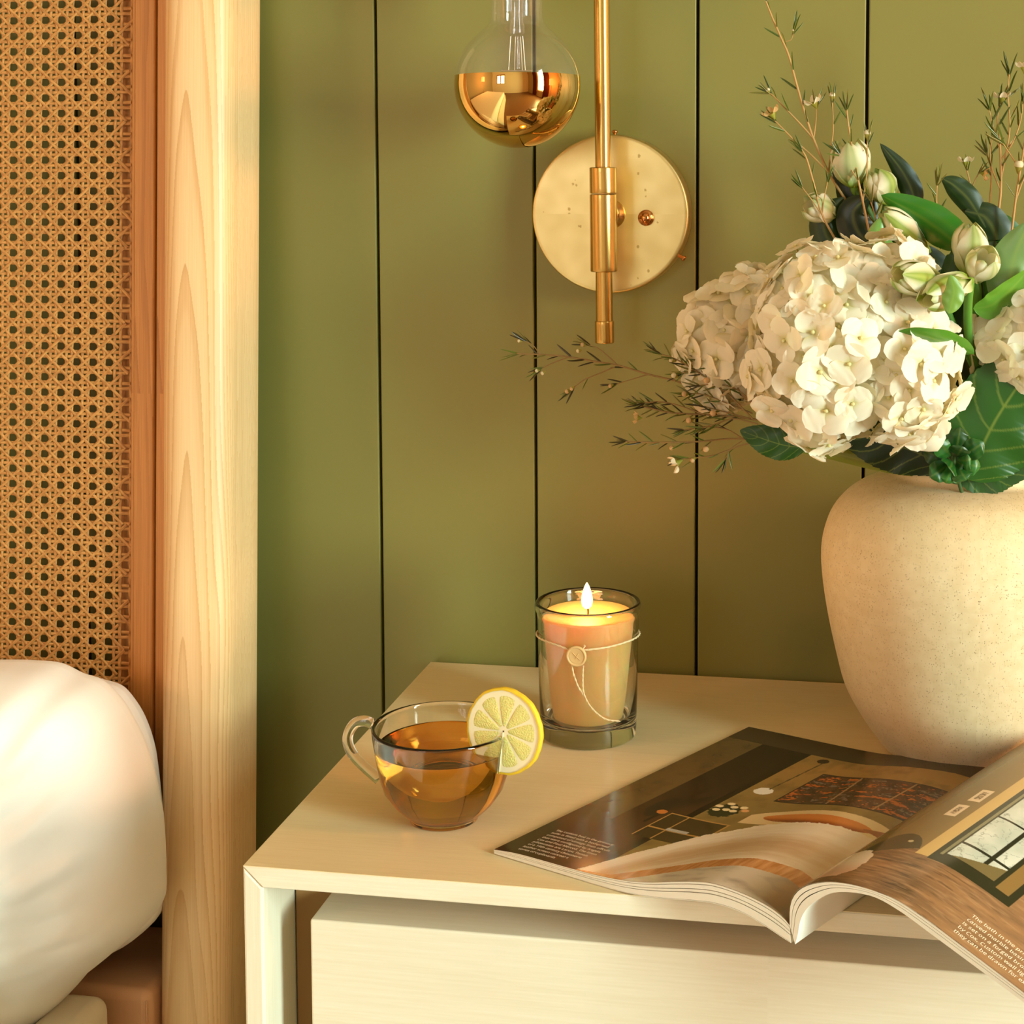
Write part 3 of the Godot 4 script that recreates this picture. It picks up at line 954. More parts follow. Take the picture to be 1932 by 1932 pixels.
func lemon(cup: Vector3) -> void:
	var right := Vector3(0.9607, 0, -0.2776)
	var tocam := Vector3(0.2776, 0, 0.9607)
	var ph := deg_to_rad(33.0)
	var rad := right * cos(ph) + tocam * sin(ph)
	var nrm := -right * sin(ph) + tocam * cos(ph)
	var c := cup + rad * 0.0452 + Vector3(0, 0.0640, 0)
	var t := thing("lemon_slice", "round lemon slice slotted on the rim of the glass teacup", "lemon slice", c)
	t.basis = Basis(rad, Vector3.UP, nrm).rotated(nrm, deg_to_rad(-4.0)).rotated(rad, deg_to_rad(-5.0))
	var R := 0.0268
	var th := 0.0021
	var slit := -PI / 2 - 0.02
	var gap := 0.05
	# rind: outer skin with slight dimples
	var b := MB.new()
	var sect := [Vector2(R - 0.0016, -th), Vector2(R - 0.0003, -th), Vector2(R, -th * 0.6), Vector2(R + 0.0002, 0), Vector2(R, th * 0.6), Vector2(R - 0.0003, th), Vector2(R - 0.0016, th)]
	b.surf(96, 6, func(u: float, v: float) -> Vector3:
		var a := slit + gap * 0.4 + u * (TAU - gap * 0.8)
		var p: Vector2 = sect[int(round(v * 6.0))]
		var k := 1.0 + 0.006 * sin(a * 9.0) + 0.004 * sin(a * 23.0)
		return Vector3(cos(a) * p.x * k, sin(a) * p.x * k, p.y), false, false)
	obj("rind", b.mesh(), M.rind, t)
	b = MB.new()
	for s in [1.0, -1.0]:
		b.surf(96, 4, func(u: float, v: float) -> Vector3:
			var a: float = slit + gap * 0.4 + u * (TAU - gap * 0.8)
			var r := lerpf(0.0006, R - 0.0012, v)
			return Vector3(cos(a) * r, sin(a) * r, s * (th - 0.0005)), false, s > 0)
	for s in [0.4, -0.4]:
		var a: float = slit + gap * s
		face(b, [Vector3(cos(a) * 0.0006, sin(a) * 0.0006, -th), Vector3(cos(a) * R, sin(a) * R, -th), Vector3(cos(a) * 0.0006, sin(a) * 0.0006, th), Vector3(cos(a) * R, sin(a) * R, th)], 2, s > 0)
	obj("pith", b.mesh(), M.pith, t)
	for k in 9:
		var a0 := slit + gap * 0.5 + (TAU - gap) * k / 9.0 + 0.014
		var a1 := slit + gap * 0.5 + (TAU - gap) * (k + 1) / 9.0 - 0.014
		b = MB.new()
		for s in [1.0, -1.0]:
			b.surf(10, 10, func(u: float, v: float) -> Vector3:
				var r0 := 0.0020
				var r1 := R - 0.0036
				var r := lerpf(r0, r1, v)
				var e := 0.10 * (pow(absf(2.0 * v - 1.0), 6.0))
				var a := lerpf(lerpf(a0, a1, e), lerpf(a1, a0, e), u)
				var up := 0.0006 * pow(maxf(sin(PI * u) * sin(PI * v), 0.0), 0.4)
				return Vector3(cos(a) * r, sin(a) * r, s * (th - 0.0008 + up + 0.0001)), false, s > 0)
		obj("segment", b.mesh(), M.pulp, t)

# ---------------------------------------------------------------- vase
func vase() -> void:
	var at := Vector3(0.0656, 0.6, 0.1280)
	var t := obj("vase", null, M.vase)
	var b := MB.new()
	var outer := [Vector3(0.0, 0.0006, 0), Vector3(0.05, 0.0004, 0), Vector3(0.0595, 0.0, 0), Vector3(0.0625, 0.0012, 0), Vector3(0.0648, 0.0046, 0), Vector3(0.0702, 0.0118, 0), Vector3(0.0802, 0.0270, 0), Vector3(0.0892, 0.0450, 0), Vector3(0.0959, 0.0705, 0), Vector3(0.1013, 0.0960, 0), Vector3(0.1048, 0.1190, 0), Vector3(0.1060, 0.1373, 0), Vector3(0.1043, 0.1518, 0), Vector3(0.0994, 0.1664, 0), Vector3(0.0917, 0.1772, 0), Vector3(0.0829, 0.1848, 0), Vector3(0.0730, 0.1898, 0), Vector3(0.0610, 0.1932, 0), Vector3(0.0545, 0.1946, 0), Vector3(0.0512, 0.1964, 0), Vector3(0.0497, 0.1990, 0), Vector3(0.0492, 0.2010, 0), Vector3(0.0482, 0.2020, 0), Vector3(0.0468, 0.2014, 0), Vector3(0.0462, 0.198, 0), Vector3(0.0475, 0.190, 0), Vector3(0.060, 0.186, 0), Vector3(0.085, 0.175, 0), Vector3(0.098, 0.14, 0), Vector3(0.09, 0.07, 0), Vector3(0.05, 0.01, 0), Vector3(0.0, 0.008, 0)]
	b.lathe(MB.smooth(outer, 120).map(func(p): return Vector2(maxf(p.x, 0.0), p.y)), 96)
	t.mesh = b.mesh()
	t.position = at
	tag(t, "speckled cream stoneware vase holding the white flowers", "vase")

# ---------------------------------------------------------------- magazine
var mag_a := Vector3(-0.2263, 0.6, 0.3601)
var mag_d := Vector3(0.9146, 0, 0.4043)
var mag_v := Vector3(0.134, 0, -0.236)
var curves := {}

func curve(pts: Array) -> Array:
	# evenly spaced along its length
	var p := MB.smooth(pts.map(func(q): return Vector3(q.x, q.y, 0)), 160)
	var run := [0.0]
	for k in range(1, 161):
		run.append(run[k - 1] + p[k].distance_to(p[k - 1]))
	var out := []
	var j := 0
	for k in 61:
		var w: float = run[160] * k / 60.0
		while j < 159 and run[j + 1] < w:
			j += 1
		out.append(p[j].lerp(p[j + 1], clampf((w - run[j]) / maxf(run[j + 1] - run[j], 1e-9), 0.0, 1.0)))
	return out

func sheet_at(lo0: Array, lo1: Array, hi0: Array, hi1: Array, k: float, flat := 1.0) -> Callable:
	return func(u: float, v: float) -> Vector3:
		var f := u * 60.0
		var i := mini(int(f), 59)
		var x := f - i
		var a: Vector3 = lo0[i].lerp(lo0[i + 1], x).lerp(hi0[i].lerp(hi0[i + 1], x), k)
		var c: Vector3 = lo1[i].lerp(lo1[i + 1], x).lerp(hi1[i].lerp(hi1[i + 1], x), k)
		var p := a.lerp(c, 1.0 - pow(1.0 - clampf(v, 0.0, 1.0), flat))
		return mag_a + mag_d * p.x + mag_v * v + Vector3(0, p.y + 0.0008, 0)

func slab(b: MB, lo: Callable, hi: Callable, nu := 60, nv := 8) -> void:
	b.surf(nu, nv, hi)
	b.surf(nu, nv, lo, false, true)
	b.surf(nu, 1, func(u: float, v: float) -> Vector3: return lo.call(u, 0.0).lerp(hi.call(u, 0.0), v))
	b.surf(nu, 1, func(u: float, v: float) -> Vector3: return lo.call(u, 1.0).lerp(hi.call(u, 1.0), v), false, true)
	b.surf(nv, 1, func(u: float, v: float) -> Vector3: return lo.call(0.0, u).lerp(hi.call(0.0, u), v), false, true)
	b.surf(nv, 1, func(u: float, v: float) -> Vector3: return lo.call(1.0, u).lerp(hi.call(1.0, u), v))

func magazine() -> void:
	var lt0 := curve([Vector2(0.0, 0.0023), Vector2(0.02, 0.0042), Vector2(0.057, 0.0048), Vector2(0.0742, 0.0053), Vector2(0.0947, 0.0071), Vector2(0.1111, 0.0103), Vector2(0.1270, 0.0148), Vector2(0.1420, 0.0186), Vector2(0.1536, 0.0203), Vector2(0.1692, 0.0196), Vector2(0.1841, 0.017), Vector2(0.1941, 0.0132), Vector2(0.1990, 0.0095)])
	var lt1 := curve([Vector2(0.0, 0.0016), Vector2(0.0267, 0.0018), Vector2(0.0583, 0.0020), Vector2(0.0888, 0.0024), Vector2(0.1066, 0.0032), Vector2(0.1200, 0.0048), Vector2(0.1357, 0.0072), Vector2(0.153, 0.0088), Vector2(0.1696, 0.0098), Vector2(0.1852, 0.0088), Vector2(0.1935, 0.0072), Vector2(0.1975, 0.0056)])
	var lb0 := curve([Vector2(0.0002, -0.0003), Vector2(0.03, -0.0004), Vector2(0.0483, -0.0004), Vector2(0.0889, -0.0003), Vector2(0.1167, 0.0026), Vector2(0.1381, 0.0067), Vector2(0.1537, 0.009), Vector2(0.1693, 0.0086), Vector2(0.1842, 0.0048), Vector2(0.1950, 0.0012), Vector2(0.2000, -0.0003)])
	var lb1 := curve([Vector2(0.0, -0.0004), Vector2(0.05, -0.0004), Vector2(0.10, -0.0004), Vector2(0.14, 0.001), Vector2(0.16, 0.002), Vector2(0.18, 0.001), Vector2(0.198, -0.0003)])
	var rt0 := curve([Vector2(0.1990, 0.0095), Vector2(0.1989, 0.0185), Vector2(0.2006, 0.0252), Vector2(0.2051, 0.0312), Vector2(0.2124, 0.0357), Vector2(0.2225, 0.0392), Vector2(0.2349, 0.0409), Vector2(0.2482, 0.0407), Vector2(0.2611, 0.0388), Vector2(0.2781, 0.0325), Vector2(0.2947, 0.025), Vector2(0.3112, 0.0175), Vector2(0.3268, 0.0102), Vector2(0.345, 0.0015), Vector2(0.365, -0.0085), Vector2(0.382, -0.018)])
	var rb0 := curve([Vector2(0.2025, -0.0003), Vector2(0.2042, 0.006), Vector2(0.2052, 0.0125), Vector2(0.2085, 0.0200), Vector2(0.2155, 0.0275), Vector2(0.2268, 0.0346), Vector2(0.2456, 0.0375), Vector2(0.2612, 0.0338), Vector2(0.2782, 0.0265), Vector2(0.3031, 0.0155), Vector2(0.3269, 0.0050), Vector2(0.344, -0.003), Vector2(0.364, -0.013), Vector2(0.381, -0.0225)])
	var rt1 := rt0.map(func(p): return Vector3(p.x, p.y * 0.98 if p.y > 0.014 or p.x < 0.25 else 0.0137 - 0.12 * (0.014 - p.y), 0))
	var rb1 := rb0.map(func(p): return Vector3(p.x, p.y * 0.98 if p.y > 0.010 or p.x < 0.25 else 0.0098 - 0.12 * (0.010 - p.y), 0))
	var t := thing("magazine", "open glossy interiors magazine lying over the front edge of the nightstand", "magazine")
	for k in [[0.0, 0.03], [0.05, 0.42], [0.47, 0.60], [0.64, 0.84], [0.88, 0.975]]:
		var b := MB.new()
		slab(b, sheet_at(lb0, lb1, lt0, lt1, k[0]), sheet_at(lb0, lb1, lt0, lt1, k[1]), 60, 6)
		obj("page_stack" if k[0] > 0.0 else "cover", b.mesh(), M.paper, t)
	for k in [[0.0, 0.40], [0.45, 0.68], [0.72, 0.94]]:
		var b := MB.new()
		slab(b, sheet_at(rb0, rb1, rt0, rt1, k[0], 2.0), sheet_at(rb0, rb1, rt0, rt1, k[1], 2.0), 60, 6)
		obj("page_stack", b.mesh(), M.paper, t)
	for side in 2:
		var f := sheet_at(lb0, lb1, lt0, lt1, 1.0) if side == 0 else sheet_at(rb0, rb1, rt0, rt1, 1.0, 2.0)
		var g := sheet_at(lb0, lb1, lt0, lt1, 0.985) if side == 0 else sheet_at(rb0, rb1, rt0, rt1, 0.97, 2.0)
		var b := MB.new()
		slab(b, g, f, 60, 12)
		var m := mat(Color.WHITE, 0.16)
		m.albedo_texture = print_left() if side == 0 else print_right()
		m.uv1_scale = Vector3(1, -1, 1)
		var pg := obj("page", b.mesh(), m, t)
		caption(pg, f, side)

# ---------------------------------------------------------------- what is printed in the magazine
func in_box(u: float, v: float, u0: float, u1: float, v0: float, v1: float) -> bool:
	return u >= u0 and u <= u1 and v >= v0 and v <= v1

func step_line(xs: Array, ys: Array, x: float) -> float:
	for k in range(1, xs.size()):
		if x <= xs[k]:
			return lerpf(ys[k - 1], ys[k], (x - xs[k - 1]) / (xs[k] - xs[k - 1]))
	return ys[-1]

func print_left() -> ImageTexture:
	# a bedroom: panelled wall, triptych over the bed, bed with a pale blanket
	var n := noise(41, 1.0, 3)
	return tex(420, 560, func(u: float, y: float) -> Color:
		var v := 1.0 - y
		var g := n.get_noise_2d(u * 9.0, v * 9.0)
		var h := n.get_noise_2d(u * 60.0 + 5.0, v * 60.0)
		var c := Color8(86, 66, 36)
		if v > 0.90 + 0.03 * maxf(u - 0.5, 0.0):
			c = Color8(70, 56, 34)
		elif u < 0.145:
			c = Color8(66, 44, 24).lerp(Color8(104, 82, 46), smoothstep(0.1, 0.4, v))
		elif u < 0.31:
			c = Color8(72, 48, 26).lerp(Color8(46, 34, 20), smoothstep(0.3, 0.7, v))
			if absf(u - 0.235) < 0.006 and v > 0.3 and v < 0.55:
				c = Color8(40, 28, 16)
		elif u < 0.338:
			c = Color8(34, 26, 16)
		else:
			c = Color8(132, 112, 62).lerp(Color8(154, 118, 62), smoothstep(0.45, 0.9, v))
		c = c.lerp(Color8(30, 22, 12), clampf(0.25 * g, 0.0, 0.3))
		# chair and lamp at the left
		if Vector2((u - 0.21) * 1.0, (v - 0.40) * 0.5).length() < 0.035 or (absf((v - 0.40) - (u - 0.21) * 1.2) < 0.03 and u > 0.2 and u < 0.3):
			c = Color8(44, 34, 22)
		if Vector2(u - 0.233, (v - 0.372) * 1.3).length() < 0.017:
			c = Color8(190, 116, 52)
		# gold side table
		if in_box(u, v, 0.262, 0.474, 0.225, 0.380) and (u < 0.268 or v > 0.374 or u > 0.468 or absf(v - 0.285) < 0.003 or absf(u - 0.33) < 0.003):
			c = Color8(176, 136, 72)
		elif in_box(u, v, 0.268, 0.468, 0.225, 0.374):
			c = Color8(62, 50, 26).lerp(Color8(88, 74, 38), u * 2.0 - 0.6)
		if in_box(u, v, 0.325, 0.40, 0.284, 0.300):
			c = Color8(208, 206, 196) if fmod(v * 260.0, 1.0) > 0.3 else Color8(130, 128, 118)
		# flowers in a dark vase
		if Vector2((u - 0.385) * 1.0, (v - 0.455) * 1.0).length() < 0.045 + 0.01 * h:
			c = Color8(42, 46, 24)
		for f in [[0.350, 0.475], [0.372, 0.500], [0.395, 0.485], [0.410, 0.462], [0.385, 0.462], [0.425, 0.492], [0.442, 0.476], [0.358, 0.452]]:
			if Vector2((u - f[0]) * 0.8, (v - f[1]) * 1.2).length() < 0.0105:
				c = Color8(226, 208, 160) if f[0] < 0.43 else Color8(214, 160, 104)
		# pendant shade
		if Vector2((u - 0.392) * 0.75, v - 0.612).length() < 0.024 and u - 0.392 > -0.03 + (v - 0.612) * 0.4:
			c = Color8(222, 220, 206)
		if absf(u - 0.40 - (v - 0.63) * 0.06) < 0.003 and v > 0.63 and v < 0.86:
			c = Color8(92, 74, 40)
		if Vector2((u - 0.405) * 0.8, v - 0.872).length() < 0.016:
			c = Color8(58, 42, 24)
		# triptych
		if in_box(u, v, 0.470, 0.940, 0.562, 0.792):
			c = Color8(52, 40, 28).lerp(Color8(96, 62, 36), clampf(0.5 + n.get_noise_2d(u * 14.0, v * 30.0 + 3.0), 0.0, 1.0))
			var o := n.get_noise_2d(u * 8.0 + 20.0, v * 26.0) + 0.5 * n.get_noise_2d(u * 60.0, v * 90.0)
			c = c.lerp(Color8(170, 96, 42), smoothstep(0.18, 0.42, o)).lerp(Color8(112, 98, 82), smoothstep(-0.3, -0.5, o))
			if absf(u - lerpf(0.655, 0.617, (v - 0.56) / 0.23)) < 0.004 or absf(u - 0.815) < 0.004:
				c = Color8(150, 118, 78)
			if u < 0.476 or u > 0.934 or v < 0.568 or v > 0.786:
				c = Color8(44, 32, 20)
		# white sheet behind the long pillow
		var sheet := 0.435 + 0.085 * sqrt(maxf(1.0 - pow((u - 0.74) / 0.27, 2.0), 0.0))
		if u > 0.48 and v < sheet and v > 0.40:
			c = Color8(212, 188, 140)
		var pil := Vector2((u - 0.715) / 0.185, (v - 0.452) / 0.036).length()
		if pil < 1.0:
			c = Color8(196, 122, 56).lerp(Color8(130, 66, 24), smoothstep(0.46, 0.425, v))
		if absf(v - 0.455 - 0.10 * (u - 0.9)) < 0.022 - absf(u - 0.945) * 0.25 and u > 0.87:
			c = Color8(150, 92, 44)
		# bed and blanket
		var edge := step_line([0.0, 0.294, 0.361, 0.454, 0.56, 0.66, 0.80, 0.92, 1.0], [-1.0, 0.001, 0.144, 0.302, 0.392, 0.420, 0.432, 0.425, 0.40], u)
		if v < edge + 0.006 * h:
			c = Color8(226, 215, 194)
			var s := edge - v
			c = c.lerp(Color8(192, 164, 128), clampf(smoothstep(0.06, 0.16, s) - smoothstep(0.16, 0.30, s) + 0.25 * n.get_noise_2d(u * 5.0, s * 40.0), 0.0, 1.0))
			c = c.lerp(Color8(206, 176, 132), smoothstep(0.75, 1.0, u) * 0.6)
			var st := step_line([0.0, 0.40, 0.47, 0.54, 0.625, 0.75, 0.886, 1.0], [-0.05, -0.01, 0.045, 0.085, 0.116, 0.140, 0.150, 0.125], u)
			if absf(v - st) < 0.026:
				c = Color8(208, 156, 104).lerp(Color8(176, 120, 70), clampf(0.5 + n.get_noise_2d(u * 40.0, v * 8.0), 0.0, 1.0))
			elif v < st:
				c = Color8(204, 196, 180).lerp(Color8(150, 118, 82), smoothstep(0.75, 0.98, u))
				c = c.lerp(Color8(120, 112, 104), clampf(0.5 * n.get_noise_2d(u * 9.0, v * 20.0), 0.0, 0.4))
		return c)

func print_right() -> ImageTexture:
	# a bathroom: wide plank floor, a tub, a black-framed window
	var n := noise(57, 1.0, 4)
	return tex(460, 560, func(u: float, y: float) -> Color:
		var v := 1.0 - y
		var a := n.get_noise_2d(u * 3.0, v * 20.0)
		var b := n.get_noise_2d(u * 9.0 + 4.0, v * 80.0)
		var c := Color8(146, 106, 70).lerp(Color8(94, 70, 48), clampf(0.45 + 0.8 * a, 0.0, 1.0))
		c = c.lerp(Color8(190, 156, 118), clampf(0.7 * b, 0.0, 0.5))
		c = c.lerp(Color8(60, 42, 28), clampf(1.6 * n.get_noise_2d(u * 9.0 + 30.0, v * 70.0) - 0.35, 0.0, 0.8))
		c = c.lerp(Color8(176, 136, 96), smoothstep(0.30, 0.55, u) * 0.4)
		var horizon := 0.20
		if u < 0.30 and v > horizon - 0.02 + 0.5 * (u - 0.2):
			c = Color8(122, 100, 58).lerp(Color8(146, 118, 68), clampf((u - 0.1) * 3.0, 0.0, 1.0))
			if Vector2((u - 0.225) / 0.07, (v - 0.16) / 0.13).length() < 1.0:
				c = Color8(70, 58, 34)
			if Vector2((u - 0.245) * 0.8, v - 0.25).length() < 0.006:
				c = Color8(190, 176, 140)
			for f in [[0.229, 0.262, 0.415, 0.487], [0.236, 0.270, 0.515, 0.592]]:
				if in_box(u, v, f[0], f[1], f[2], f[3]):
					c = Color8(226, 204, 170)
					if in_box(u, v, f[0] + 0.009, f[1] - 0.009, f[2] + 0.015, f[3] - 0.015):
						c = Color8(196, 170, 136) if n.get_noise_2d(u * 120.0, v * 90.0) > 0.0 else Color8(120, 98, 70)
		# white towel over the tub's edge, near the gutter
		var tw := Vector2((u - 0.155) / 0.060, (v - 0.105) / 0.085).length()
		if tw < 1.0 + 0.1 * n.get_noise_2d(u * 30.0, v * 30.0) and v > 0.035:
			c = Color8(230, 216, 196).lerp(Color8(206, 166, 138), smoothstep(0.14, 0.05, v))
		if in_box(u, v, 0.289, 0.325, 0.20, 1.0):
			c = Color8(204, 172, 108)
		if in_box(u, v, 0.322, 0.548, 0.195, 1.0):
			c = Color8(38, 38, 24)
			if in_box(u, v, 0.336, 0.345, 0.23, 1.0):
				c = Color8(128, 124, 92)
			if in_box(u, v, 0.350, 0.480, 0.24, 1.0):
				var col := fmod(v - 0.315 + 1.0, 0.165) / 0.165
				c = Color8(206, 212, 200).lerp(Color8(176, 186, 172), clampf(0.5 + n.get_noise_2d(u * 8.0, v * 6.0), 0.0, 1.0))
				if absf(n.get_noise_2d(u * 10.0 + 9.0, v * 10.0)) < 0.02:
					c = Color8(150, 158, 146)
				if col < 0.05 or absf(u - 0.432) < 0.005:
					c = Color8(30, 32, 24)
				if v < 0.31 and v - 0.24 < (u - 0.36) * 0.5:
					c = Color8(112, 98, 62)
			elif in_box(u, v, 0.492, 0.530, 0.225, 1.0):
				c = Color8(132, 104, 58)
		return c)

func caption(page: Node3D, f: Callable, side: int) -> void:
	var lines := ["The custom bed in the primary", "suite is fitted with a bedspread", "composed of vintage linen offcuts", "that were configured by Angela", "Cox and Paul Merced. The linen", "pillowcases are Larusi. Panels", "of a 19th-century chinoiserie", "leather screen conceal a", "series of cupboards"]
	if side == 1:
		lines = ["The bath in the primary suite", "carved marble basin in the corner", "is set on a forged bronze base", "by Cox. Custom wall lights", "they can be drawn for extra"]
	var font := SystemFont.new()
	font.font_names = PackedStringArray(["Droid Sans"])
	var w := 0.203 if side == 0 else 0.2154
	var b := MB.new()
	for k in lines.size():
		var tm := TextMesh.new()
		tm.text = lines[k]
		tm.font = font
		tm.font_size = 32
		tm.pixel_size = 0.001
		tm.depth = 0.0
		tm.curve_step = 4.0
		tm.horizontal_alignment = HORIZONTAL_ALIGNMENT_LEFT
		tm.vertical_alignment = VERTICAL_ALIGNMENT_CENTER
		var arr := tm.get_mesh_arrays()
		var vs: PackedVector3Array = arr[Mesh.ARRAY_VERTEX]
		var idx: PackedInt32Array = arr[Mesh.ARRAY_INDEX]
		var x0 := 1e9
		for p in vs:
			x0 = minf(x0, p.x)
		var s := 0.096 if side == 0 else 0.115
		var u0 := 0.066 if side == 0 else 0.512
		var v0: float = (0.150 - 0.0157 * k) if side == 0 else (0.098 - 0.0186 * k)
		var base := b.P.size()
		for p in vs:
			var u: float = u0 + (p.x - x0) * s / w
			var v: float = v0 + p.y * s / 0.2714
			var q: Vector3 = f.call(clampf(u, 0.0, 1.0), v)
			var du: Vector3 = f.call(clampf(u + 0.01, 0.0, 1.0), v) - q
			var nr := du.cross(mag_v).normalized()
			b.P.append(q + nr * 0.00012)
			b.N.append(nr)
			b.U.append(Vector2.ZERO)
			b.C.append(Color.WHITE)
		for i in idx:
			b.I.append(base + i)
	obj("caption", b.mesh(), mat(Color8(240, 228, 204), 0.5), page)

# ---------------------------------------------------------------- flowers
func lin(r: int, g: int, b: int) -> Color:
	return Color8(r, g, b).srgb_to_linear()

var in_vase := Vector3(0.0654, 0.70, 0.1338)

func facing(y: Vector3, roll: float) -> Basis:
	var n := y.normalized()
	var x := n.cross(Vector3(0.3, 0.2, 0.93)).normalized()
	var b := Basis(x, n, x.cross(n))
	return b.rotated(n, roll)

func floret_mesh(sd: int, pale: Color, deep: Color) -> ArrayMesh:
	var r := RandomNumberGenerator.new()
	r.seed = sd
	var b := MB.new()
	for k in 4:
		var a := TAU * k / 4.0 + r.randf_range(-0.15, 0.15)
		var d := Vector3(cos(a), 0, sin(a))
		var lift := r.randf_range(0.0005, 0.0045)
		var ln := r.randf_range(0.0128, 0.0155)
		var path := [d * 0.0006, d * ln * 0.35 + Vector3(0, lift * 0.3 + 0.0006, 0), d * ln * 0.7 + Vector3(0, lift * 0.8, 0), d * ln + Vector3(0, lift * r.randf_range(0.5, 1.2), 0)]
		b.blade(path, r.randf_range(0.0150, 0.0178), d.cross(Vector3.UP), 0.86, 0.55, r.randf_range(-0.25, 0.35), 9, 6, 0.05, 0,
			func(x: float, t: float) -> Color: return deep.lerp(pale, smoothstep(0.0, 0.35, t)).lerp(deep, 0.10 * (1.0 - absf(x)) * t))
	b.tint = lin(236, 228, 170)
	b.lathe([Vector2(0.0, 0.0026), Vector2(0.0010, 0.0020), Vector2(0.0013, 0.0010), Vector2(0.0008, 0.0), Vector2(0.0005, -0.010)].map(func(p): return p), 8)
	return b.mesh()

func hydrangea(label: String, lobes: Array, sd: int, density: float, foot: Array, pale: Color, deep: Color, leaves: Array) -> void:
	var c: Vector3 = lobes[0][0]
	var t := thing("hydrangea", label, "hydrangea", c)
	var r := RandomNumberGenerator.new()
	r.seed = sd
	var kinds := []
	for k in 7:
		kinds.append(floret_mesh(sd * 10 + k, pale, deep))
	var eye := Vector3(0, 1.01, 1.25)
	var stalks := MB.new()
	stalks.tint = lin(196, 196, 120)
	var placed := []
	for lb in lobes:
		var o: Vector3 = lb[0]
		var rad: Vector3 = lb[1]
		var n := int(density * (rad.x * rad.y + rad.y * rad.z + rad.x * rad.z) / 3.0)
		for k in n:
			var y := 1.0 - 2.0 * (k + 0.5) / n
			var a := k * 2.39996 + sd
			var q := Vector3(sqrt(1.0 - y * y) * cos(a), y, sqrt(1.0 - y * y) * sin(a))
			var p := o + q * rad * r.randf_range(0.80, 1.10)
			var nr := (q / rad).normalized()
			if nr.dot((eye - p).normalized()) < -0.25:
				continue
			var ok := true
			for other in lobes:
				if other[0] != o and ((p - other[0]) / other[1]).length() < 0.86:
					ok = false
			for z in placed:
				if z.distance_to(p) < 0.0105:
					ok = false
			if not ok:
				continue
			placed.append(p)
			nr = (nr + Vector3(r.randf_range(-1, 1), r.randf_range(-1, 1), r.randf_range(-1, 1)) * 0.42).normalized()
			var f := obj("floret", kinds[r.randi() % 7], M.petal, t)
			f.transform = Transform3D(facing(nr, r.randf() * TAU).scaled(Vector3.ONE * r.randf_range(0.95, 1.22)), p - c)
			stalks.tube([o - c + (p - o) * 0.15, p - c - nr * 0.008], [0.0010], 5)
	var path := MB.smooth(foot, 14).map(func(p): return p - c)
	stalks.tint = lin(140, 150, 70)
	stalks.tube(path, [0.0034], 10)
	obj("stem", stalks.mesh(), M.twig, t)
	for l in leaves:
		leaf(t, c, l)

# l: [path, width, side, colour, a, b, cup, teeth]
func leaf(parent: Node3D, o: Vector3, l: Array) -> MeshInstance3D:
	var b := MB.new()
	var col: Color = l[3]
	var vein := col.lerp(lin(170, 180, 80), 0.30 if l.size() > 7 else 0.14)
	var teeth: int = l[7] if l.size() > 7 else 0
	var w: float = l[1]
	var path: Array = l[0].map(func(p): return p - o)
	b.blade(path, w, l[2], l[4] if l.size() > 4 else 0.9, l[5] if l.size() > 5 else 0.8, l[6] if l.size() > 6 else 0.25, 130 if teeth else 22, 44 if teeth else 12, 0.04, teeth,
		func(x: float, t: float) -> Color:
			var k := 1.0 if absf(x) < (0.03 if teeth > 0 else 0.05) else 0.0
			if teeth > 0:
				var s := t - pow(absf(x), 1.3) * 0.24
				k = maxf(k, smoothstep(0.07, 0.02, absf(fmod(s * 6.0 + 6.0, 1.0) - 0.5)) * 0.7)
			else:
				k = maxf(k, 0.25 if fmod(absf(x) * 4.0, 1.0) < 0.2 else 0.0)
			return col.lerp(vein, k))
	return obj("leaf", b.mesh(), M.leaf, parent)

func alstro(parent: Node3D, o: Vector3, base: Vector3, tip: Vector3, rad: float, open: float, green: float, roll: float) -> void:
	# a half-closed lily: three outer and three inner petals round an axis
	var ax := tip - base
	var ln := ax.length()
	var f := Node3D.new()
	f.name = "flower"
	parent.add_child(f, true)
	f.transform = Transform3D(facing(ax, roll), base - o)
	var white := lin(244, 240, 216)
	var gr := lin(150, 176, 44)
	var dk := lin(104, 140, 36)
	for k in 6:
		var a := TAU * k / 6.0
		var inner := k % 2 == 1
		var d := Vector3(cos(a), 0, sin(a))
		var q := rad * (0.80 if inner else 1.0)
		var end := q * (0.35 + 1.4 * open)
		var l2 := ln * (0.96 if inner else 1.0)
		var path := [d * 0.0012, d * q * 0.55 + Vector3(0, l2 * 0.22, 0), d * q + Vector3(0, l2 * 0.52, 0), d * q * (0.9 + 0.6 * open) + Vector3(0, l2 * 0.80, 0), d * end + Vector3(0, l2, 0)]
		var b := MB.new()
		b.blade(path, rad * (1.6 if inner else 1.95), d.cross(Vector3.UP), 0.8, 0.62, -0.55, 16, 8, 0.02, 0,
			func(x: float, t: float) -> Color:
				var k2 := clampf(1.2 - t * 2.6, 0.0, 1.0)
				k2 = maxf(k2, smoothstep(0.86, 1.0, t) * 0.8)
				if not inner:
					k2 = maxf(k2, green * smoothstep(0.75, 0.25, absf(x)))
				var c2 := white.lerp(gr, k2)
				return c2.lerp(dk, 0.5 * green * (1.0 if absf(absf(x) - 0.25) < 0.07 and not inner else 0.0)))
		obj("petal", b.mesh(), M.petal, f)
	var rc := MB.new()
	rc.tint = dk
	rc.lathe([Vector2(0.0012, -0.004), Vector2(0.0026, -0.001), Vector2(0.0030, 0.002), Vector2(0.0024, 0.005), Vector2(0.0, 0.006)], 12)
	obj("receptacle", rc.mesh(), M.twig, f)

func stem(parent: Node3D, o: Vector3, path: Array, r: float, col: Color) -> void:
	var b := MB.new()
	b.tint = col
	b.tube(MB.smooth(path, 18).map(func(p): return p - o), [r], 9)
	obj("stem", b.mesh(), M.twig, parent)

var needle_kinds := []
var bud_kinds := []

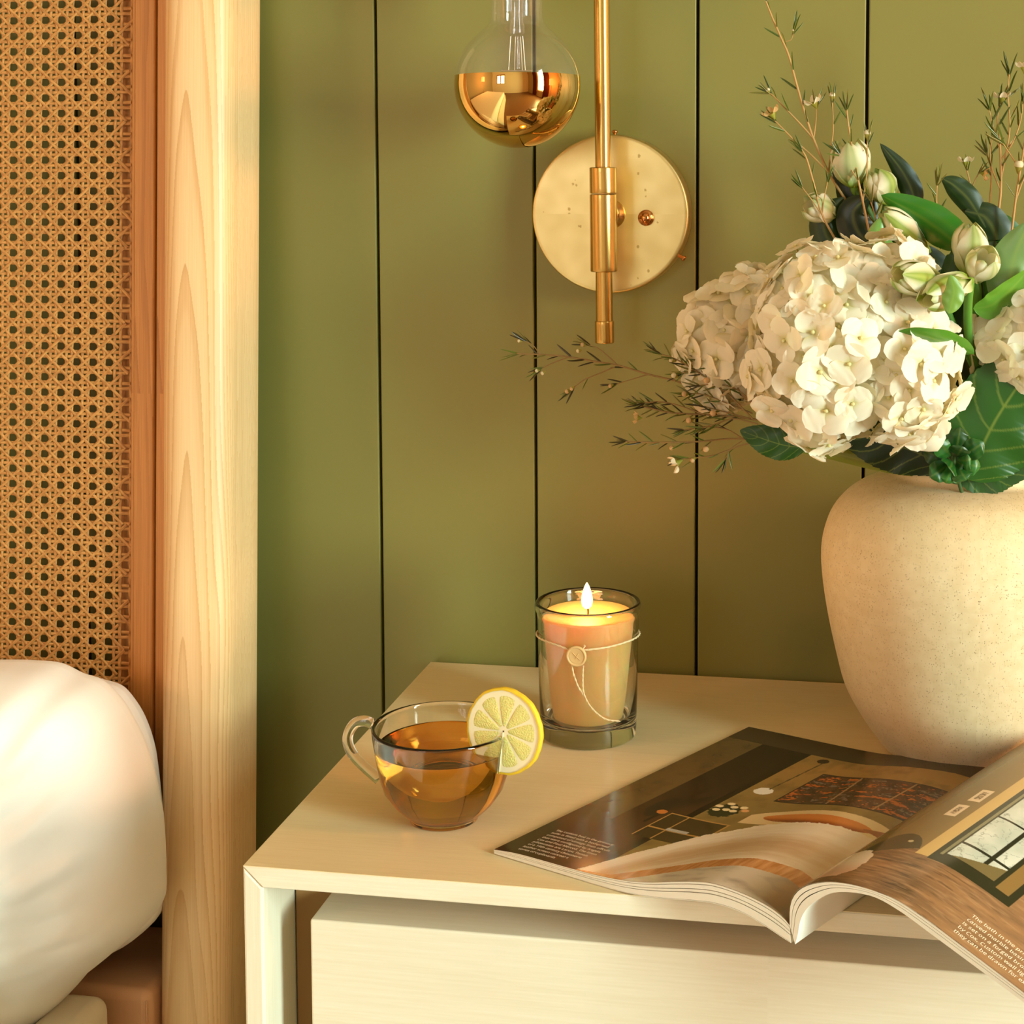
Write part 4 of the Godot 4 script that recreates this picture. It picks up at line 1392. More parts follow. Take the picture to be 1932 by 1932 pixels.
func wax_parts() -> void:
	for c in [lin(104, 116, 44), lin(84, 100, 40), lin(122, 116, 50), lin(72, 66, 32)]:
		var b := MB.new()
		b.blade([Vector3.ZERO, Vector3(0, 0.35, 0.02), Vector3(0, 0.7, 0.03), Vector3(0, 1, 0)], 0.105, Vector3.RIGHT, 0.6, 0.45, 0.6, 8, 2, 0.0, 0, func(_x, _t): return c)
		b.blade([Vector3.ZERO, Vector3(0, 0.35, 0.02), Vector3(0, 0.7, 0.03), Vector3(0, 1, 0)], 0.085, Vector3.BACK, 0.6, 0.45, 0.2, 8, 2, 0.0, 0, func(_x, _t): return c)
		needle_kinds.append(b.mesh())
	for k in 2:
		var b := MB.new()
		b.tint = lin(170, 160, 70)
		b.lathe([Vector2(0.0003, 0.0), Vector2(0.0011, 0.0016), Vector2(0.0021, 0.0036), Vector2(0.0023, 0.0042)], 12)
		b.tint = lin(238, 226, 190) if k == 0 else lin(226, 190, 140)
		b.lathe([Vector2(0.0023, 0.0041), Vector2(0.0025, 0.0052), Vector2(0.0022, 0.0064), Vector2(0.0012, 0.0072), Vector2(0, 0.0074)], 12)
		bud_kinds.append(b.mesh())
	for k in 2:
		var b := MB.new()
		b.tint = lin(168, 170, 62)
		b.lathe([Vector2(0.0003, 0.0), Vector2(0.0012, 0.002), Vector2(0.0026, 0.0045), Vector2(0.0029, 0.0056), Vector2(0.0015, 0.0052), Vector2(0, 0.005)], 14)
		var col := lin(244, 234, 206) if k == 0 else lin(224, 188, 130)
		for i in 5:
			var a := TAU * i / 5.0
			var d := Vector3(cos(a), 0, sin(a))
			b.blade([d * 0.0024 + Vector3(0, 0.0054, 0), d * 0.0045 + Vector3(0, 0.0075, 0), d * 0.0066 + Vector3(0, 0.0098, 0)], 0.0056, d.cross(Vector3.UP), 0.8, 0.5, 0.5, 6, 4, 0.0, 0, func(_x, _t): return col)
		bud_kinds.append(b.mesh())

# twigs: [path, radius]; heads: [place, direction, kind 0..3]
func sprig(label: String, twigs: Array, heads: Array, sd: int, step: float, len0: float, tone: int, group := "") -> void:
	var o: Vector3 = twigs[0][0][0]
	var t := thing("waxflower_sprig", label, "waxflower", o, group)
	var r := RandomNumberGenerator.new()
	r.seed = sd
	var b := MB.new()
	for w in twigs:
		var n: int = maxi(8, w[0].size() * 4)
		var path := MB.smooth(w[0], n)
		b.tint = lin(178, 140, 84) if tone == 0 else lin(140, 112, 64) if tone == 1 else lin(150, 128, 58)
		var rs := []
		for k in path.size():
			rs.append(w[1] * lerpf(1.0, 0.6, float(k) / path.size()))
		b.tube(path.map(func(p): return p - o), rs, 6)
		# leaves along the twig from w[2] of its length on
		var total := 0.0
		for k in range(1, path.size()):
			total += path[k].distance_to(path[k - 1])
		var from: float = w[2] if w.size() > 2 else 0.2
		var at := from * total + r.randf() * step
		var spin := r.randf() * TAU
		while at < total:
			var p := MB.along(w[0], at / total)
			var tg := (MB.along(w[0], minf(at / total + 0.02, 1.0)) - MB.along(w[0], maxf(at / total - 0.02, 0.0))).normalized()
			spin += 2.2 + r.randf_range(-0.4, 0.4)
			needle(t, o, p, tg, spin, r.randf_range(0.45, 0.75), len0 * r.randf_range(0.75, 1.2), r, tone)
			at += step * r.randf_range(0.7, 1.3)
		var e: Vector3 = w[0][-1]
		var et: Vector3 = (e - MB.along(w[0], 0.95)).normalized()
		for k in 4:
			needle(t, o, e - et * 0.001 * k, et, spin + k * 1.7, r.randf_range(0.15, 0.45), len0 * r.randf_range(0.8, 1.15), r, tone)
	obj("stem", b.mesh(), M.twig, t)
	for h in heads:
		var f := obj("bud" if h[2] < 2 else "blossom", bud_kinds[h[2]], M.petal, t)
		f.transform = Transform3D(facing(h[1], r.randf() * TAU).scaled(Vector3.ONE * (h[3] if h.size() > 3 else 1.0)), h[0] - o)

func needle(t: Node3D, o: Vector3, p: Vector3, tg: Vector3, spin: float, spread: float, ln: float, r: RandomNumberGenerator, tone: int) -> void:
	var bs := facing(tg, spin)
	var d := (bs.y * cos(spread) + bs.x * sin(spread)).normalized()
	var f := obj("leaf", needle_kinds[(r.randi() % 3) if tone == 0 else [2, 3, 0][r.randi() % 3]], M.leaf, t)
	f.transform = Transform3D(facing(d, spin).scaled(Vector3.ONE * ln), p - o)

func flowers() -> void:
	wax_parts()
	var white := lin(250, 244, 226)
	var ivory := lin(226, 218, 158)
	var dark := lin(26, 62, 20)
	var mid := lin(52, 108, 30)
	var bright := lin(92, 150, 44)
	var pale := lin(126, 158, 84)
	var R := Vector3.RIGHT
	var U := Vector3.UP
	hydrangea("large white hydrangea head leaning out in front of the bouquet", [
		[Vector3(-0.035, 0.8972, 0.205), Vector3(0.0500, 0.0660, 0.050)],
		[Vector3(0.0105, 0.8786, 0.205), Vector3(0.0400, 0.0480, 0.046)],
		[Vector3(-0.0057, 0.9319, 0.19), Vector3(0.0410, 0.0330, 0.040)]], 3, 62000.0,
		[Vector3(-0.0071, 0.8943, 0.19), Vector3(0.0219, 0.8358, 0.18), Vector3(0.0425, 0.8118, 0.155), in_vase + Vector3(-0.01, 0, 0.01)], white, ivory, [
		[[Vector3(-0.0503, 0.8184, 0.165), Vector3(-0.0651, 0.8198, 0.165), Vector3(-0.0799, 0.8239, 0.165), Vector3(-0.0963, 0.8295, 0.165)], 0.024, U, lin(34, 74, 26), 0.9, 0.7, 0.15, 16],
		[[Vector3(0.0474, 0.8074, 0.17), Vector3(0.0222, 0.8195, 0.17), Vector3(-0.003, 0.8261, 0.17), Vector3(-0.0357, 0.8363, 0.17)], 0.040, U, lin(18, 40, 14), 0.9, 0.7, 0.2, 16]])  # second leaf added dark, standing in for shade under the head
	hydrangea("smaller white hydrangea in shade at the left back of the bouquet", [
		[Vector3(-0.1101, 0.8833, 0.105), Vector3(0.0330, 0.0440, 0.034)],
		[Vector3(-0.0961, 0.9134, 0.11), Vector3(0.0240, 0.0230, 0.026)]], 5, 66000.0,
		[Vector3(-0.1042, 0.8795, 0.105), Vector3(-0.0415, 0.8266, 0.11), Vector3(0.0159, 0.7989, 0.12), in_vase + Vector3(-0.015, 0, 0)], lin(246, 238, 214), ivory, [  # petal colour a little darker for the shade it stands in
		[[Vector3(-0.0731, 0.8479, 0.1), Vector3(-0.0849, 0.8516, 0.1), Vector3(-0.1006, 0.8552, 0.1), Vector3(-0.1125, 0.8609, 0.1)], 0.032, U, dark, 0.9, 0.7, 0.2, 16]])
	hydrangea("white hydrangea cut off by the frame at the right of the bouquet", [
		[Vector3(0.1079, 0.8936, 0.165), Vector3(0.0400, 0.0350, 0.036)]], 7, 66000.0,
		[Vector3(0.1085, 0.8894, 0.16), Vector3(0.098, 0.8366, 0.15), in_vase + Vector3(0.02, 0, 0)], white, ivory, [
		[[Vector3(0.0591, 0.8043, 0.19), Vector3(0.0671, 0.8243, 0.19), Vector3(0.0772, 0.846, 0.19), Vector3(0.0922, 0.8705, 0.19), Vector3(0.1006, 0.882, 0.19)], 0.066, Vector3(0.8, 0.6, 0.0), lin(38, 84, 26), 0.8, 0.62, 0.12, 22],
		[[Vector3(0.0503, 0.8144, 0.182), Vector3(0.0678, 0.8121, 0.182), Vector3(0.0852, 0.8155, 0.182), Vector3(0.1161, 0.8243, 0.182)], 0.038, U, lin(34, 76, 22), 0.8, 0.6, 0.12, 18]])
	# lilies at the right, fresh green stems
	var o := Vector3(0.0644, 0.8746, 0.165)
	var t := thing("alstroemeria", "stem of half-closed green and white lilies standing over the big toothed leaf", "lily", o)
	stem(t, o, [in_vase + Vector3(0.005, 0, 0.02), Vector3(0.0668, 0.8528, 0.165), Vector3(0.065, 0.8783, 0.165)], 0.0046, lin(64, 112, 36))
	stem(t, o, [Vector3(0.0651, 0.8765, 0.165), Vector3(0.059, 0.8979, 0.18), Vector3(0.0572, 0.9207, 0.195), Vector3(0.0578, 0.9383, 0.205)], 0.0030, lin(84, 136, 40))
	stem(t, o, [Vector3(0.0651, 0.8765, 0.165), Vector3(0.0632, 0.9037, 0.165), Vector3(0.0643, 0.9254, 0.165), Vector3(0.0627, 0.9399, 0.165)], 0.0038, lin(96, 146, 40))
	stem(t, o, [Vector3(0.0654, 0.8758, 0.16), Vector3(0.0721, 0.896, 0.16), Vector3(0.0732, 0.9179, 0.16), Vector3(0.0708, 0.9396, 0.16)], 0.0030, lin(84, 136, 40))
	stem(t, o, [Vector3(0.0626, 0.8782, 0.165), Vector3(0.0537, 0.8973, 0.175), Vector3(0.0451, 0.9165, 0.19), Vector3(0.0373, 0.936, 0.205)], 0.0022, lin(74, 122, 36))
	alstro(t, o, Vector3(0.0366, 0.9373, 0.205), Vector3(0.0093, 0.9464, 0.258), 0.0112, 0.05, 0.9, 0.4)
	alstro(t, o, Vector3(0.0577, 0.939, 0.205), Vector3(0.0266, 0.9294, 0.255), 0.0108, 0.10, 0.9, 1.2)
	alstro(t, o, Vector3(0.0585, 0.9398, 0.165), Vector3(0.0597, 0.9761, 0.172), 0.0122, 0.02, 0.75, 0.5)
	alstro(t, o, Vector3(0.0624, 0.9375, 0.172), Vector3(0.0696, 0.9567, 0.196), 0.0112, 0.22, 0.55, 0.9)
	leaf(t, o, [[Vector3(0.062, 0.8891, 0.19), Vector3(0.0475, 0.8968, 0.22), Vector3(0.0298, 0.9057, 0.245), Vector3(0.0105, 0.9087, 0.245)], 0.0175, Vector3(0.2, 0.6, 0.8), lin(72, 128, 34), 0.9, 0.7, 0.3])
	leaf(t, o, [[Vector3(0.0423, 0.9216, 0.255), Vector3(0.0442, 0.9289, 0.255), Vector3(0.0453, 0.9363, 0.255), Vector3(0.0429, 0.9462, 0.255)], 0.0135, R, lin(110, 150, 60), 0.9, 0.7, 0.3])
	leaf(t, o, [[Vector3(0.0615, 0.9187, 0.18), Vector3(0.0732, 0.921, 0.18), Vector3(0.0852, 0.9311, 0.18), Vector3(0.0987, 0.9465, 0.18)], 0.020, Vector3(-0.4, 0.8, 0.3), lin(96, 146, 46), 0.9, 0.7, 0.3])
	leaf(t, o, [[Vector3(0.0859, 0.9122, 0.175), Vector3(0.0855, 0.9336, 0.175), Vector3(0.0887, 0.955, 0.175), Vector3(0.0986, 0.9782, 0.175)], 0.032, R, lin(108, 142, 80), 0.9, 0.75, 0.25])
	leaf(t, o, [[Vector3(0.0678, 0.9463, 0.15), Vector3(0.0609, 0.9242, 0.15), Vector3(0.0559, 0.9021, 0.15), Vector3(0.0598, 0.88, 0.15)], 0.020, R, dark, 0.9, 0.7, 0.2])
	# lilies at the back, the shade there put into darker greens
	o = Vector3(-0.0009, 0.9661, 0.105)
	t = thing("alstroemeria", "taller stem of white lilies among dark strap leaves behind the large hydrangea", "lily", o)
	stem(t, o, [in_vase, Vector3(0.032, 0.8677, 0.115), Vector3(0.0108, 0.9355, 0.105), Vector3(-0.0029, 0.9698, 0.1)], 0.0036, lin(46, 84, 30))
	stem(t, o, [Vector3(-0.0029, 0.9698, 0.1), Vector3(-0.0126, 0.989, 0.1), Vector3(-0.0203, 0.9986, 0.1)], 0.0024, lin(70, 104, 36))
	stem(t, o, [Vector3(-0.0029, 0.9697, 0.098), Vector3(-0.0239, 0.9773, 0.098), Vector3(-0.0335, 0.9792, 0.098)], 0.0022, lin(70, 104, 36))
	stem(t, o, [Vector3(-0.0029, 0.9698, 0.102), Vector3(0.0019, 0.9814, 0.102), Vector3(0.0034, 0.9871, 0.102)], 0.0024, lin(70, 104, 36))
	alstro(t, o, Vector3(-0.0195, 0.9974, 0.1), Vector3(-0.0243, 1.0334, 0.105), 0.0142, 0.18, 0.55, 0.2)
	alstro(t, o, Vector3(-0.0324, 0.9781, 0.098), Vector3(-0.054, 0.9884, 0.115), 0.0108, 0.20, 0.6, 0.7)
	alstro(t, o, Vector3(0.0049, 0.986, 0.102), Vector3(-0.0052, 1.012, 0.108), 0.0118, 0.04, 0.85, 1.0)
	alstro(t, o, Vector3(0.0318, 0.9558, 0.125), Vector3(0.0004, 0.9833, 0.15), 0.0104, 0.02, 0.9, 0.1)
	stem(t, o, [Vector3(0.0108, 0.9211, 0.118), Vector3(0.0292, 0.9365, 0.118), Vector3(0.0328, 0.9517, 0.118)], 0.0024, lin(70, 104, 36))
	leaf(t, o, [[Vector3(0.0543, 0.9584, 0.145), Vector3(0.0426, 0.9679, 0.145), Vector3(0.0244, 0.9807, 0.145), Vector3(-0.0004, 0.9942, 0.145)], 0.029, Vector3(0.35, 0.75, 0.4), lin(46, 112, 24), 0.75, 0.6, 0.3])
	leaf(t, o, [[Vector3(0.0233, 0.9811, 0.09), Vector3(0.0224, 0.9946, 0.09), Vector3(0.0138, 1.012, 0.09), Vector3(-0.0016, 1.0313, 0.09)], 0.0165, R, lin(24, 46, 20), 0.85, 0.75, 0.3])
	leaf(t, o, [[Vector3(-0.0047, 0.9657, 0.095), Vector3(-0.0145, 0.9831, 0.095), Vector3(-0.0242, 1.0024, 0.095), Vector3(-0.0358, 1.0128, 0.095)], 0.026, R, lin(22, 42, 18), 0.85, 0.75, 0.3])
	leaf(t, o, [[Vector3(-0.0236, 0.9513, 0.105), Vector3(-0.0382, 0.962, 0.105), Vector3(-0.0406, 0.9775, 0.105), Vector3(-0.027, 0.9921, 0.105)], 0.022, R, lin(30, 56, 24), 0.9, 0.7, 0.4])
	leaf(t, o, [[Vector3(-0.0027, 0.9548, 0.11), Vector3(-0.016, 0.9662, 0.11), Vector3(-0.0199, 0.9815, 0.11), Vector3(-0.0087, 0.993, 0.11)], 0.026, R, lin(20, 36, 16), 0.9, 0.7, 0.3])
	leaf(t, o, [[Vector3(0.0101, 0.9568, 0.15), Vector3(0.0021, 0.9597, 0.15), Vector3(-0.0027, 0.9678, 0.15), Vector3(-0.0003, 0.9789, 0.15)], 0.0140, R, lin(112, 158, 70), 0.9, 0.7, 0.3])
	leaf(t, o, [[Vector3(0.0185, 0.9447, 0.13), Vector3(0.014, 0.9559, 0.13), Vector3(0.0065, 0.9671, 0.13), Vector3(0.0034, 0.9776, 0.13)], 0.0200, R, lin(40, 86, 26), 0.9, 0.7, 0.3])
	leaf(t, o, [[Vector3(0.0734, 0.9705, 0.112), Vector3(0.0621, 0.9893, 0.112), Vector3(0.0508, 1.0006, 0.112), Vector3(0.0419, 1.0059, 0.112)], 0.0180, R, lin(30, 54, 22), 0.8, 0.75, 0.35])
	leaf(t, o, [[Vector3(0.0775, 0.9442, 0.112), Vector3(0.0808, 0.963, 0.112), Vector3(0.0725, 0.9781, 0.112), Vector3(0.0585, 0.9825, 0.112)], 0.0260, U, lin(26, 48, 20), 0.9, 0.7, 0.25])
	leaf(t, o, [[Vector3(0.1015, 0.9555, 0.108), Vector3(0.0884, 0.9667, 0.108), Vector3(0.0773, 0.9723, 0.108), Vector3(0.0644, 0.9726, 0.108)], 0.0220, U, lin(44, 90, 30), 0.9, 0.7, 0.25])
	leaf(t, o, [[Vector3(0.0483, 0.8914, 0.12), Vector3(0.0405, 0.9216, 0.12), Vector3(0.0328, 0.9442, 0.12), Vector3(0.0271, 0.9593, 0.12)], 0.034, R, lin(18, 36, 14), 0.9, 0.7, 0.2])  # this and the next two: dark leaves added for the shaded bouquet interior
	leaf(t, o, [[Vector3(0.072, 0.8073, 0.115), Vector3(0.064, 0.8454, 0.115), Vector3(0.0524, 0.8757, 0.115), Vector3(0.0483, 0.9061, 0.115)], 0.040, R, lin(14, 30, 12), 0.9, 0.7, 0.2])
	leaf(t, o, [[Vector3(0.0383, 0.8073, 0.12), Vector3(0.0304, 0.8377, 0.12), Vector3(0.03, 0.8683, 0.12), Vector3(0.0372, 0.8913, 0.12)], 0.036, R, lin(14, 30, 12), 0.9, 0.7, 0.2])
	leaf(t, o, [[Vector3(0.0318, 0.7996, 0.155), Vector3(0.0081, 0.8045, 0.155), Vector3(-0.0212, 0.8111, 0.155), Vector3(-0.0508, 0.8162, 0.155), Vector3(-0.0806, 0.8154, 0.155)], 0.0105, U, lin(120, 124, 44), 0.9, 0.6, 0.3])
	leaf(t, o, [[Vector3(0.0391, 0.9247, 0.16), Vector3(0.0495, 0.9394, 0.16), Vector3(0.0536, 0.954, 0.16), Vector3(0.0492, 0.963, 0.16)], 0.0200, R, lin(36, 78, 24), 0.9, 0.7, 0.3])
	# small round-leaved cutting over the rim
	o = Vector3(0.0497, 0.8139, 0.195)
	t = thing("boxwood_cutting", "short dark cutting with small round glossy leaves hanging over the vase rim", "cutting", o)
	stem(t, o, [in_vase + Vector3(0, 0.06, 0.035), Vector3(0.0498, 0.8163, 0.192), Vector3(0.0523, 0.8247, 0.195)], 0.0013, lin(50, 84, 36))
	var rl := [Vector3(0.0335, 0.8082, 0.205), Vector3(0.0389, 0.8324, 0.2), Vector3(0.0533, 0.841, 0.198), Vector3(0.0685, 0.8318, 0.2), Vector3(0.0669, 0.8146, 0.196), Vector3(0.0543, 0.8303, 0.21), Vector3(0.0575, 0.807, 0.206), Vector3(0.0439, 0.8041, 0.204), Vector3(0.0295, 0.8236, 0.192), Vector3(0.0455, 0.8156, 0.212), Vector3(0.0602, 0.8209, 0.204), Vector3(0.0518, 0.8024, 0.198), Vector3(0.057, 0.8158, 0.2)]
	var rm := Vector3(0.0497, 0.8181, 0.194)
	for k in rl.size():
		var e: Vector3 = rl[k]
		var d := (e - rm)
		var col: Color = [lin(32, 84, 30), lin(44, 106, 40), lin(24, 64, 24)][k % 3]
		leaf(t, o, [[rm + d * 0.2, rm + d * 0.5 + Vector3(0, 0, 0.003), rm + d * 0.8 + Vector3(0, 0, 0.003), e], 0.0145, d.cross(Vector3(0.15, 0.2, 1.0)), col, 0.85, 0.55, 0.25])
	wax()

func wax() -> void:
	var R := Vector3.RIGHT
	var U := Vector3.UP
	var F := Vector3(0, 0, 1)
	sprig("tallest pale waxflower sprig reaching up to the top edge left of the dark joint", [
		[[Vector3(-0.0007, 0.9466, 0.1), Vector3(-0.0108, 0.9659, 0.1), Vector3(-0.024, 0.9874, 0.1), Vector3(-0.0383, 1.0101, 0.1), Vector3(-0.0493, 1.0344, 0.1), Vector3(-0.0559, 1.0537, 0.1), Vector3(-0.0618, 1.0737, 0.1), Vector3(-0.0677, 1.0948, 0.1), Vector3(-0.0736, 1.1083, 0.1), Vector3(-0.0794, 1.1214, 0.1), Vector3(-0.0849, 1.1352, 0.1)], 0.0011, 0.40],
		[[Vector3(-0.0382, 1.0101, 0.105), Vector3(-0.0509, 1.0228, 0.105), Vector3(-0.0624, 1.0328, 0.105), Vector3(-0.0709, 1.0413, 0.105), Vector3(-0.0771, 1.0475, 0.105)], 0.0007, 0.25],
		[[Vector3(-0.0493, 1.0344, 0.1), Vector3(-0.0589, 1.0452, 0.1), Vector3(-0.069, 1.0557, 0.1), Vector3(-0.076, 1.063, 0.1), Vector3(-0.0807, 1.0677, 0.1)], 0.0007, 0.3],
		[[Vector3(-0.0493, 1.0344, 0.1), Vector3(-0.0478, 1.0467, 0.1), Vector3(-0.0475, 1.0582, 0.1)], 0.0006, 0.6],
		[[Vector3(-0.0384, 1.0101, 0.098), Vector3(-0.0366, 1.0275, 0.098), Vector3(-0.0352, 1.0428, 0.098), Vector3(-0.0362, 1.062, 0.098)], 0.0006, 0.5],
		[[Vector3(-0.0727, 1.1048, 0.095), Vector3(-0.0666, 1.1067, 0.095), Vector3(-0.0647, 1.1116, 0.095)], 0.0004, 0.7]],
		[[Vector3(-0.0771, 1.0483, 0.105), Vector3(-0.5, 1.0, 0.3), 3], [Vector3(-0.0471, 1.0559, 0.1), Vector3(-0.45, 1.0, 0.3), 2], [Vector3(-0.081, 1.0669, 0.1), Vector3(-0.5, 1.0, 0), 0, 0.7], [Vector3(-0.0362, 1.0613, 0.098), U, 0, 0.95], [Vector3(-0.0647, 1.1109, 0.095), U, 0, 0.5]], 11, 0.014, 0.0155, 0)
	sprig("shorter waxflower sprig crossing the white lily left of the dark joint", [
		[[Vector3(-0.0231, 0.9399, 0.12), Vector3(-0.0308, 0.9589, 0.12), Vector3(-0.0419, 0.9798, 0.12), Vector3(-0.0482, 1.0025, 0.12), Vector3(-0.0532, 1.0196, 0.12), Vector3(-0.057, 1.0264, 0.12)], 0.0009, 0.35],
		[[Vector3(-0.0419, 0.9798, 0.12), Vector3(-0.05, 0.9912, 0.12), Vector3(-0.0568, 0.9999, 0.12)], 0.0005, 0.4],
		[[Vector3(-0.0419, 0.9798, 0.12), Vector3(-0.0402, 0.9931, 0.12), Vector3(-0.038, 1.0044, 0.12)], 0.0005, 0.4]],
		[], 12, 0.016, 0.014, 0)
	sprig("upright waxflower sprig beside the dark joint with a round bud", [
		[[Vector3(-0.0007, 0.9436, 0.115), Vector3(-0.008, 0.9653, 0.115), Vector3(-0.0124, 0.9854, 0.115), Vector3(-0.0163, 1.0033, 0.115), Vector3(-0.0202, 1.0234, 0.115), Vector3(-0.0234, 1.0404, 0.115), Vector3(-0.0254, 1.0555, 0.115)], 0.0009, 0.5],
		[[Vector3(-0.0163, 1.0033, 0.115), Vector3(-0.0239, 1.0158, 0.115), Vector3(-0.0297, 1.0234, 0.115)], 0.0005, 0.4],
		[[Vector3(-0.0132, 0.9892, 0.112), Vector3(-0.0104, 1.012, 0.112), Vector3(-0.0106, 1.034, 0.112)], 0.0006, 0.85]],
		[[Vector3(-0.0106, 1.0332, 0.112), U, 0, 1.0]], 13, 0.009, 0.015, 0)
	sprig("fine green waxflower tip in the middle above the bright strap leaf", [
		[[Vector3(0.0423, 0.9551, 0.11), Vector3(0.0402, 0.9741, 0.11), Vector3(0.0388, 0.9893, 0.11), Vector3(0.039, 1.0025, 0.11)], 0.0007, 0.3]], [], 14, 0.007, 0.0145, 0)
	sprig("fine green waxflower tip low beside the small pale leaf", [
		[[Vector3(0.0009, 0.937, 0.13), Vector3(0.0007, 0.9596, 0.13), Vector3(-0.004, 0.9783, 0.13), Vector3(-0.0078, 0.9903, 0.13)], 0.0006, 0.4]], [], 24, 0.009, 0.014, 0)
	sprig("small waxflower stalk with two heads and a browned petal right of centre", [
		[[Vector3(0.0705, 0.9663, 0.1), Vector3(0.0665, 0.9834, 0.1), Vector3(0.0625, 1.0024, 0.1), Vector3(0.0598, 1.0134, 0.1)], 0.0008, 0.5],
		[[Vector3(0.0637, 0.9986, 0.1), Vector3(0.0669, 1.0062, 0.1), Vector3(0.0691, 1.0096, 0.1)], 0.0005, 0.9]],
		[[Vector3(0.0594, 1.0127, 0.1), U, 2, 0.9], [Vector3(0.0691, 1.0096, 0.1), Vector3(0.9, -0.2, 0.3), 3, 0.7]], 15, 0.016, 0.010, 0)
	sprig("bushy tall waxflower sprig by the right edge topped with one blossom", [
		[[Vector3(0.0813, 0.9628, 0.105), Vector3(0.0825, 0.9817, 0.105), Vector3(0.0838, 0.9968, 0.105), Vector3(0.0835, 1.0156, 0.105), Vector3(0.0824, 1.0344, 0.105), Vector3(0.0807, 1.0495, 0.105), Vector3(0.0828, 1.0607, 0.105)], 0.0010, 0.35],
		[[Vector3(0.0836, 1.0043, 0.105), Vector3(0.087, 1.0232, 0.105), Vector3(0.0893, 1.0419, 0.105), Vector3(0.0878, 1.0644, 0.105), Vector3(0.0883, 1.0793, 0.105)], 0.0007, 0.3],
		[[Vector3(0.0838, 0.9968, 0.105), Vector3(0.0776, 1.0119, 0.105), Vector3(0.076, 1.0232, 0.105), Vector3(0.0773, 1.0345, 0.105)], 0.0006, 0.3],
		[[Vector3(0.0749, 0.9701, 0.1), Vector3(0.0768, 0.9929, 0.1), Vector3(0.0772, 1.0119, 0.1), Vector3(0.0741, 1.0233, 0.1)], 0.0006, 0.5],
		[[Vector3(0.0826, 1.0269, 0.105), Vector3(0.0779, 1.042, 0.105), Vector3(0.0748, 1.0551, 0.105)], 0.0006, 0.3],
		[[Vector3(0.0841, 1.0194, 0.105), Vector3(0.0913, 1.0307, 0.105), Vector3(0.0965, 1.0456, 0.105), Vector3(0.0981, 1.0606, 0.105)], 0.0006, 0.3]],
		[[Vector3(0.0835, 1.0577, 0.105), U, 2, 0.95]], 16, 0.0075, 0.0155, 0)
	sprig("waxflower sprig at the extreme right edge with a drooping bud", [
		[[Vector3(0.0895, 0.9559, 0.12), Vector3(0.0917, 0.9784, 0.12), Vector3(0.0942, 1.0007, 0.12), Vector3(0.0975, 1.0229, 0.12), Vector3(0.1006, 1.0488, 0.12), Vector3(0.1019, 1.0819, 0.12)], 0.0009, 0.3],
		[[Vector3(0.0929, 0.9895, 0.12), Vector3(0.0978, 1.0044, 0.12), Vector3(0.1047, 1.0192, 0.12)], 0.0006, 0.3],
		[[Vector3(0.0958, 1.0118, 0.12), Vector3(0.0884, 1.023, 0.12), Vector3(0.0836, 1.0304, 0.12)], 0.0006, 0.3]],
		[[Vector3(0.0941, 1.0089, 0.12), Vector3(0.1, 0.9, 0.2), 0, 1.3], [Vector3(0.0973, 1.0783, 0.12), U, 2, 0.9]], 17, 0.009, 0.0155, 0)
	# the spray that reaches out to the left
	sprig("long thin waxflower branch reaching out farthest left under the brass rod", [
		[[Vector3(0.0158, 0.8096, 0.115), Vector3(-0.0375, 0.8275, 0.115), Vector3(-0.0838, 0.8478, 0.115), Vector3(-0.1071, 0.85, 0.115), Vector3(-0.1341, 0.8522, 0.115), Vector3(-0.149, 0.857, 0.115), Vector3(-0.1688, 0.8613, 0.115), Vector3(-0.1918, 0.8676, 0.115), Vector3(-0.2082, 0.87, 0.115), Vector3(-0.2295, 0.8732, 0.115), Vector3(-0.248, 0.8744, 0.115), Vector3(-0.2683, 0.8749, 0.115)], 0.0009, 0.55],
		[[Vector3(-0.1918, 0.8676, 0.115), Vector3(-0.1998, 0.8749, 0.115), Vector3(-0.2066, 0.88, 0.115), Vector3(-0.2146, 0.8826, 0.115)], 0.0005, 0.5],
		[[Vector3(-0.1688, 0.8613, 0.115), Vector3(-0.1763, 0.8588, 0.115), Vector3(-0.1843, 0.8562, 0.115), Vector3(-0.1938, 0.8529, 0.115)], 0.0005, 0.5],
		[[Vector3(-0.1938, 0.8663, 0.115), Vector3(-0.2058, 0.861, 0.115), Vector3(-0.2171, 0.856, 0.115), Vector3(-0.2267, 0.8486, 0.115)], 0.0005, 0.5],
		[[Vector3(-0.2295, 0.8728, 0.115), Vector3(-0.24, 0.8686, 0.115), Vector3(-0.2501, 0.8636, 0.115)], 0.0005, 0.5],
		[[Vector3(-0.2509, 0.8748, 0.115), Vector3(-0.2557, 0.8811, 0.115), Vector3(-0.2622, 0.885, 0.115)], 0.0004, 0.4]],
		[[Vector3(-0.2146, 0.8818, 0.115), Vector3(-1, 0.2, 0.2), 1, 0.7], [Vector3(-0.218, 0.8789, 0.118), Vector3(-1, -0.3, 0.2), 0, 0.6], [Vector3(-0.1938, 0.8533, 0.115), Vector3(-1, -0.4, 0.2), 1, 0.7], [Vector3(-0.2267, 0.8486, 0.115), Vector3(-1, -0.4, 0.3), 1, 0.7], [Vector3(-0.2237, 0.8518, 0.118), Vector3(-0.7, -0.7, 0.3), 1, 0.6], [Vector3(-0.2501, 0.8632, 0.115), Vector3(-1, -0.3, 0.3), 0, 0.6], [Vector3(-0.2461, 0.8621, 0.115), Vector3(-0.8, -0.5, 0.3), 0, 0.6], [Vector3(-0.2638, 0.8837, 0.115), Vector3(-1, 0.3, 0.2), 0, 0.55]], 18, 0.012, 0.0135, 1)
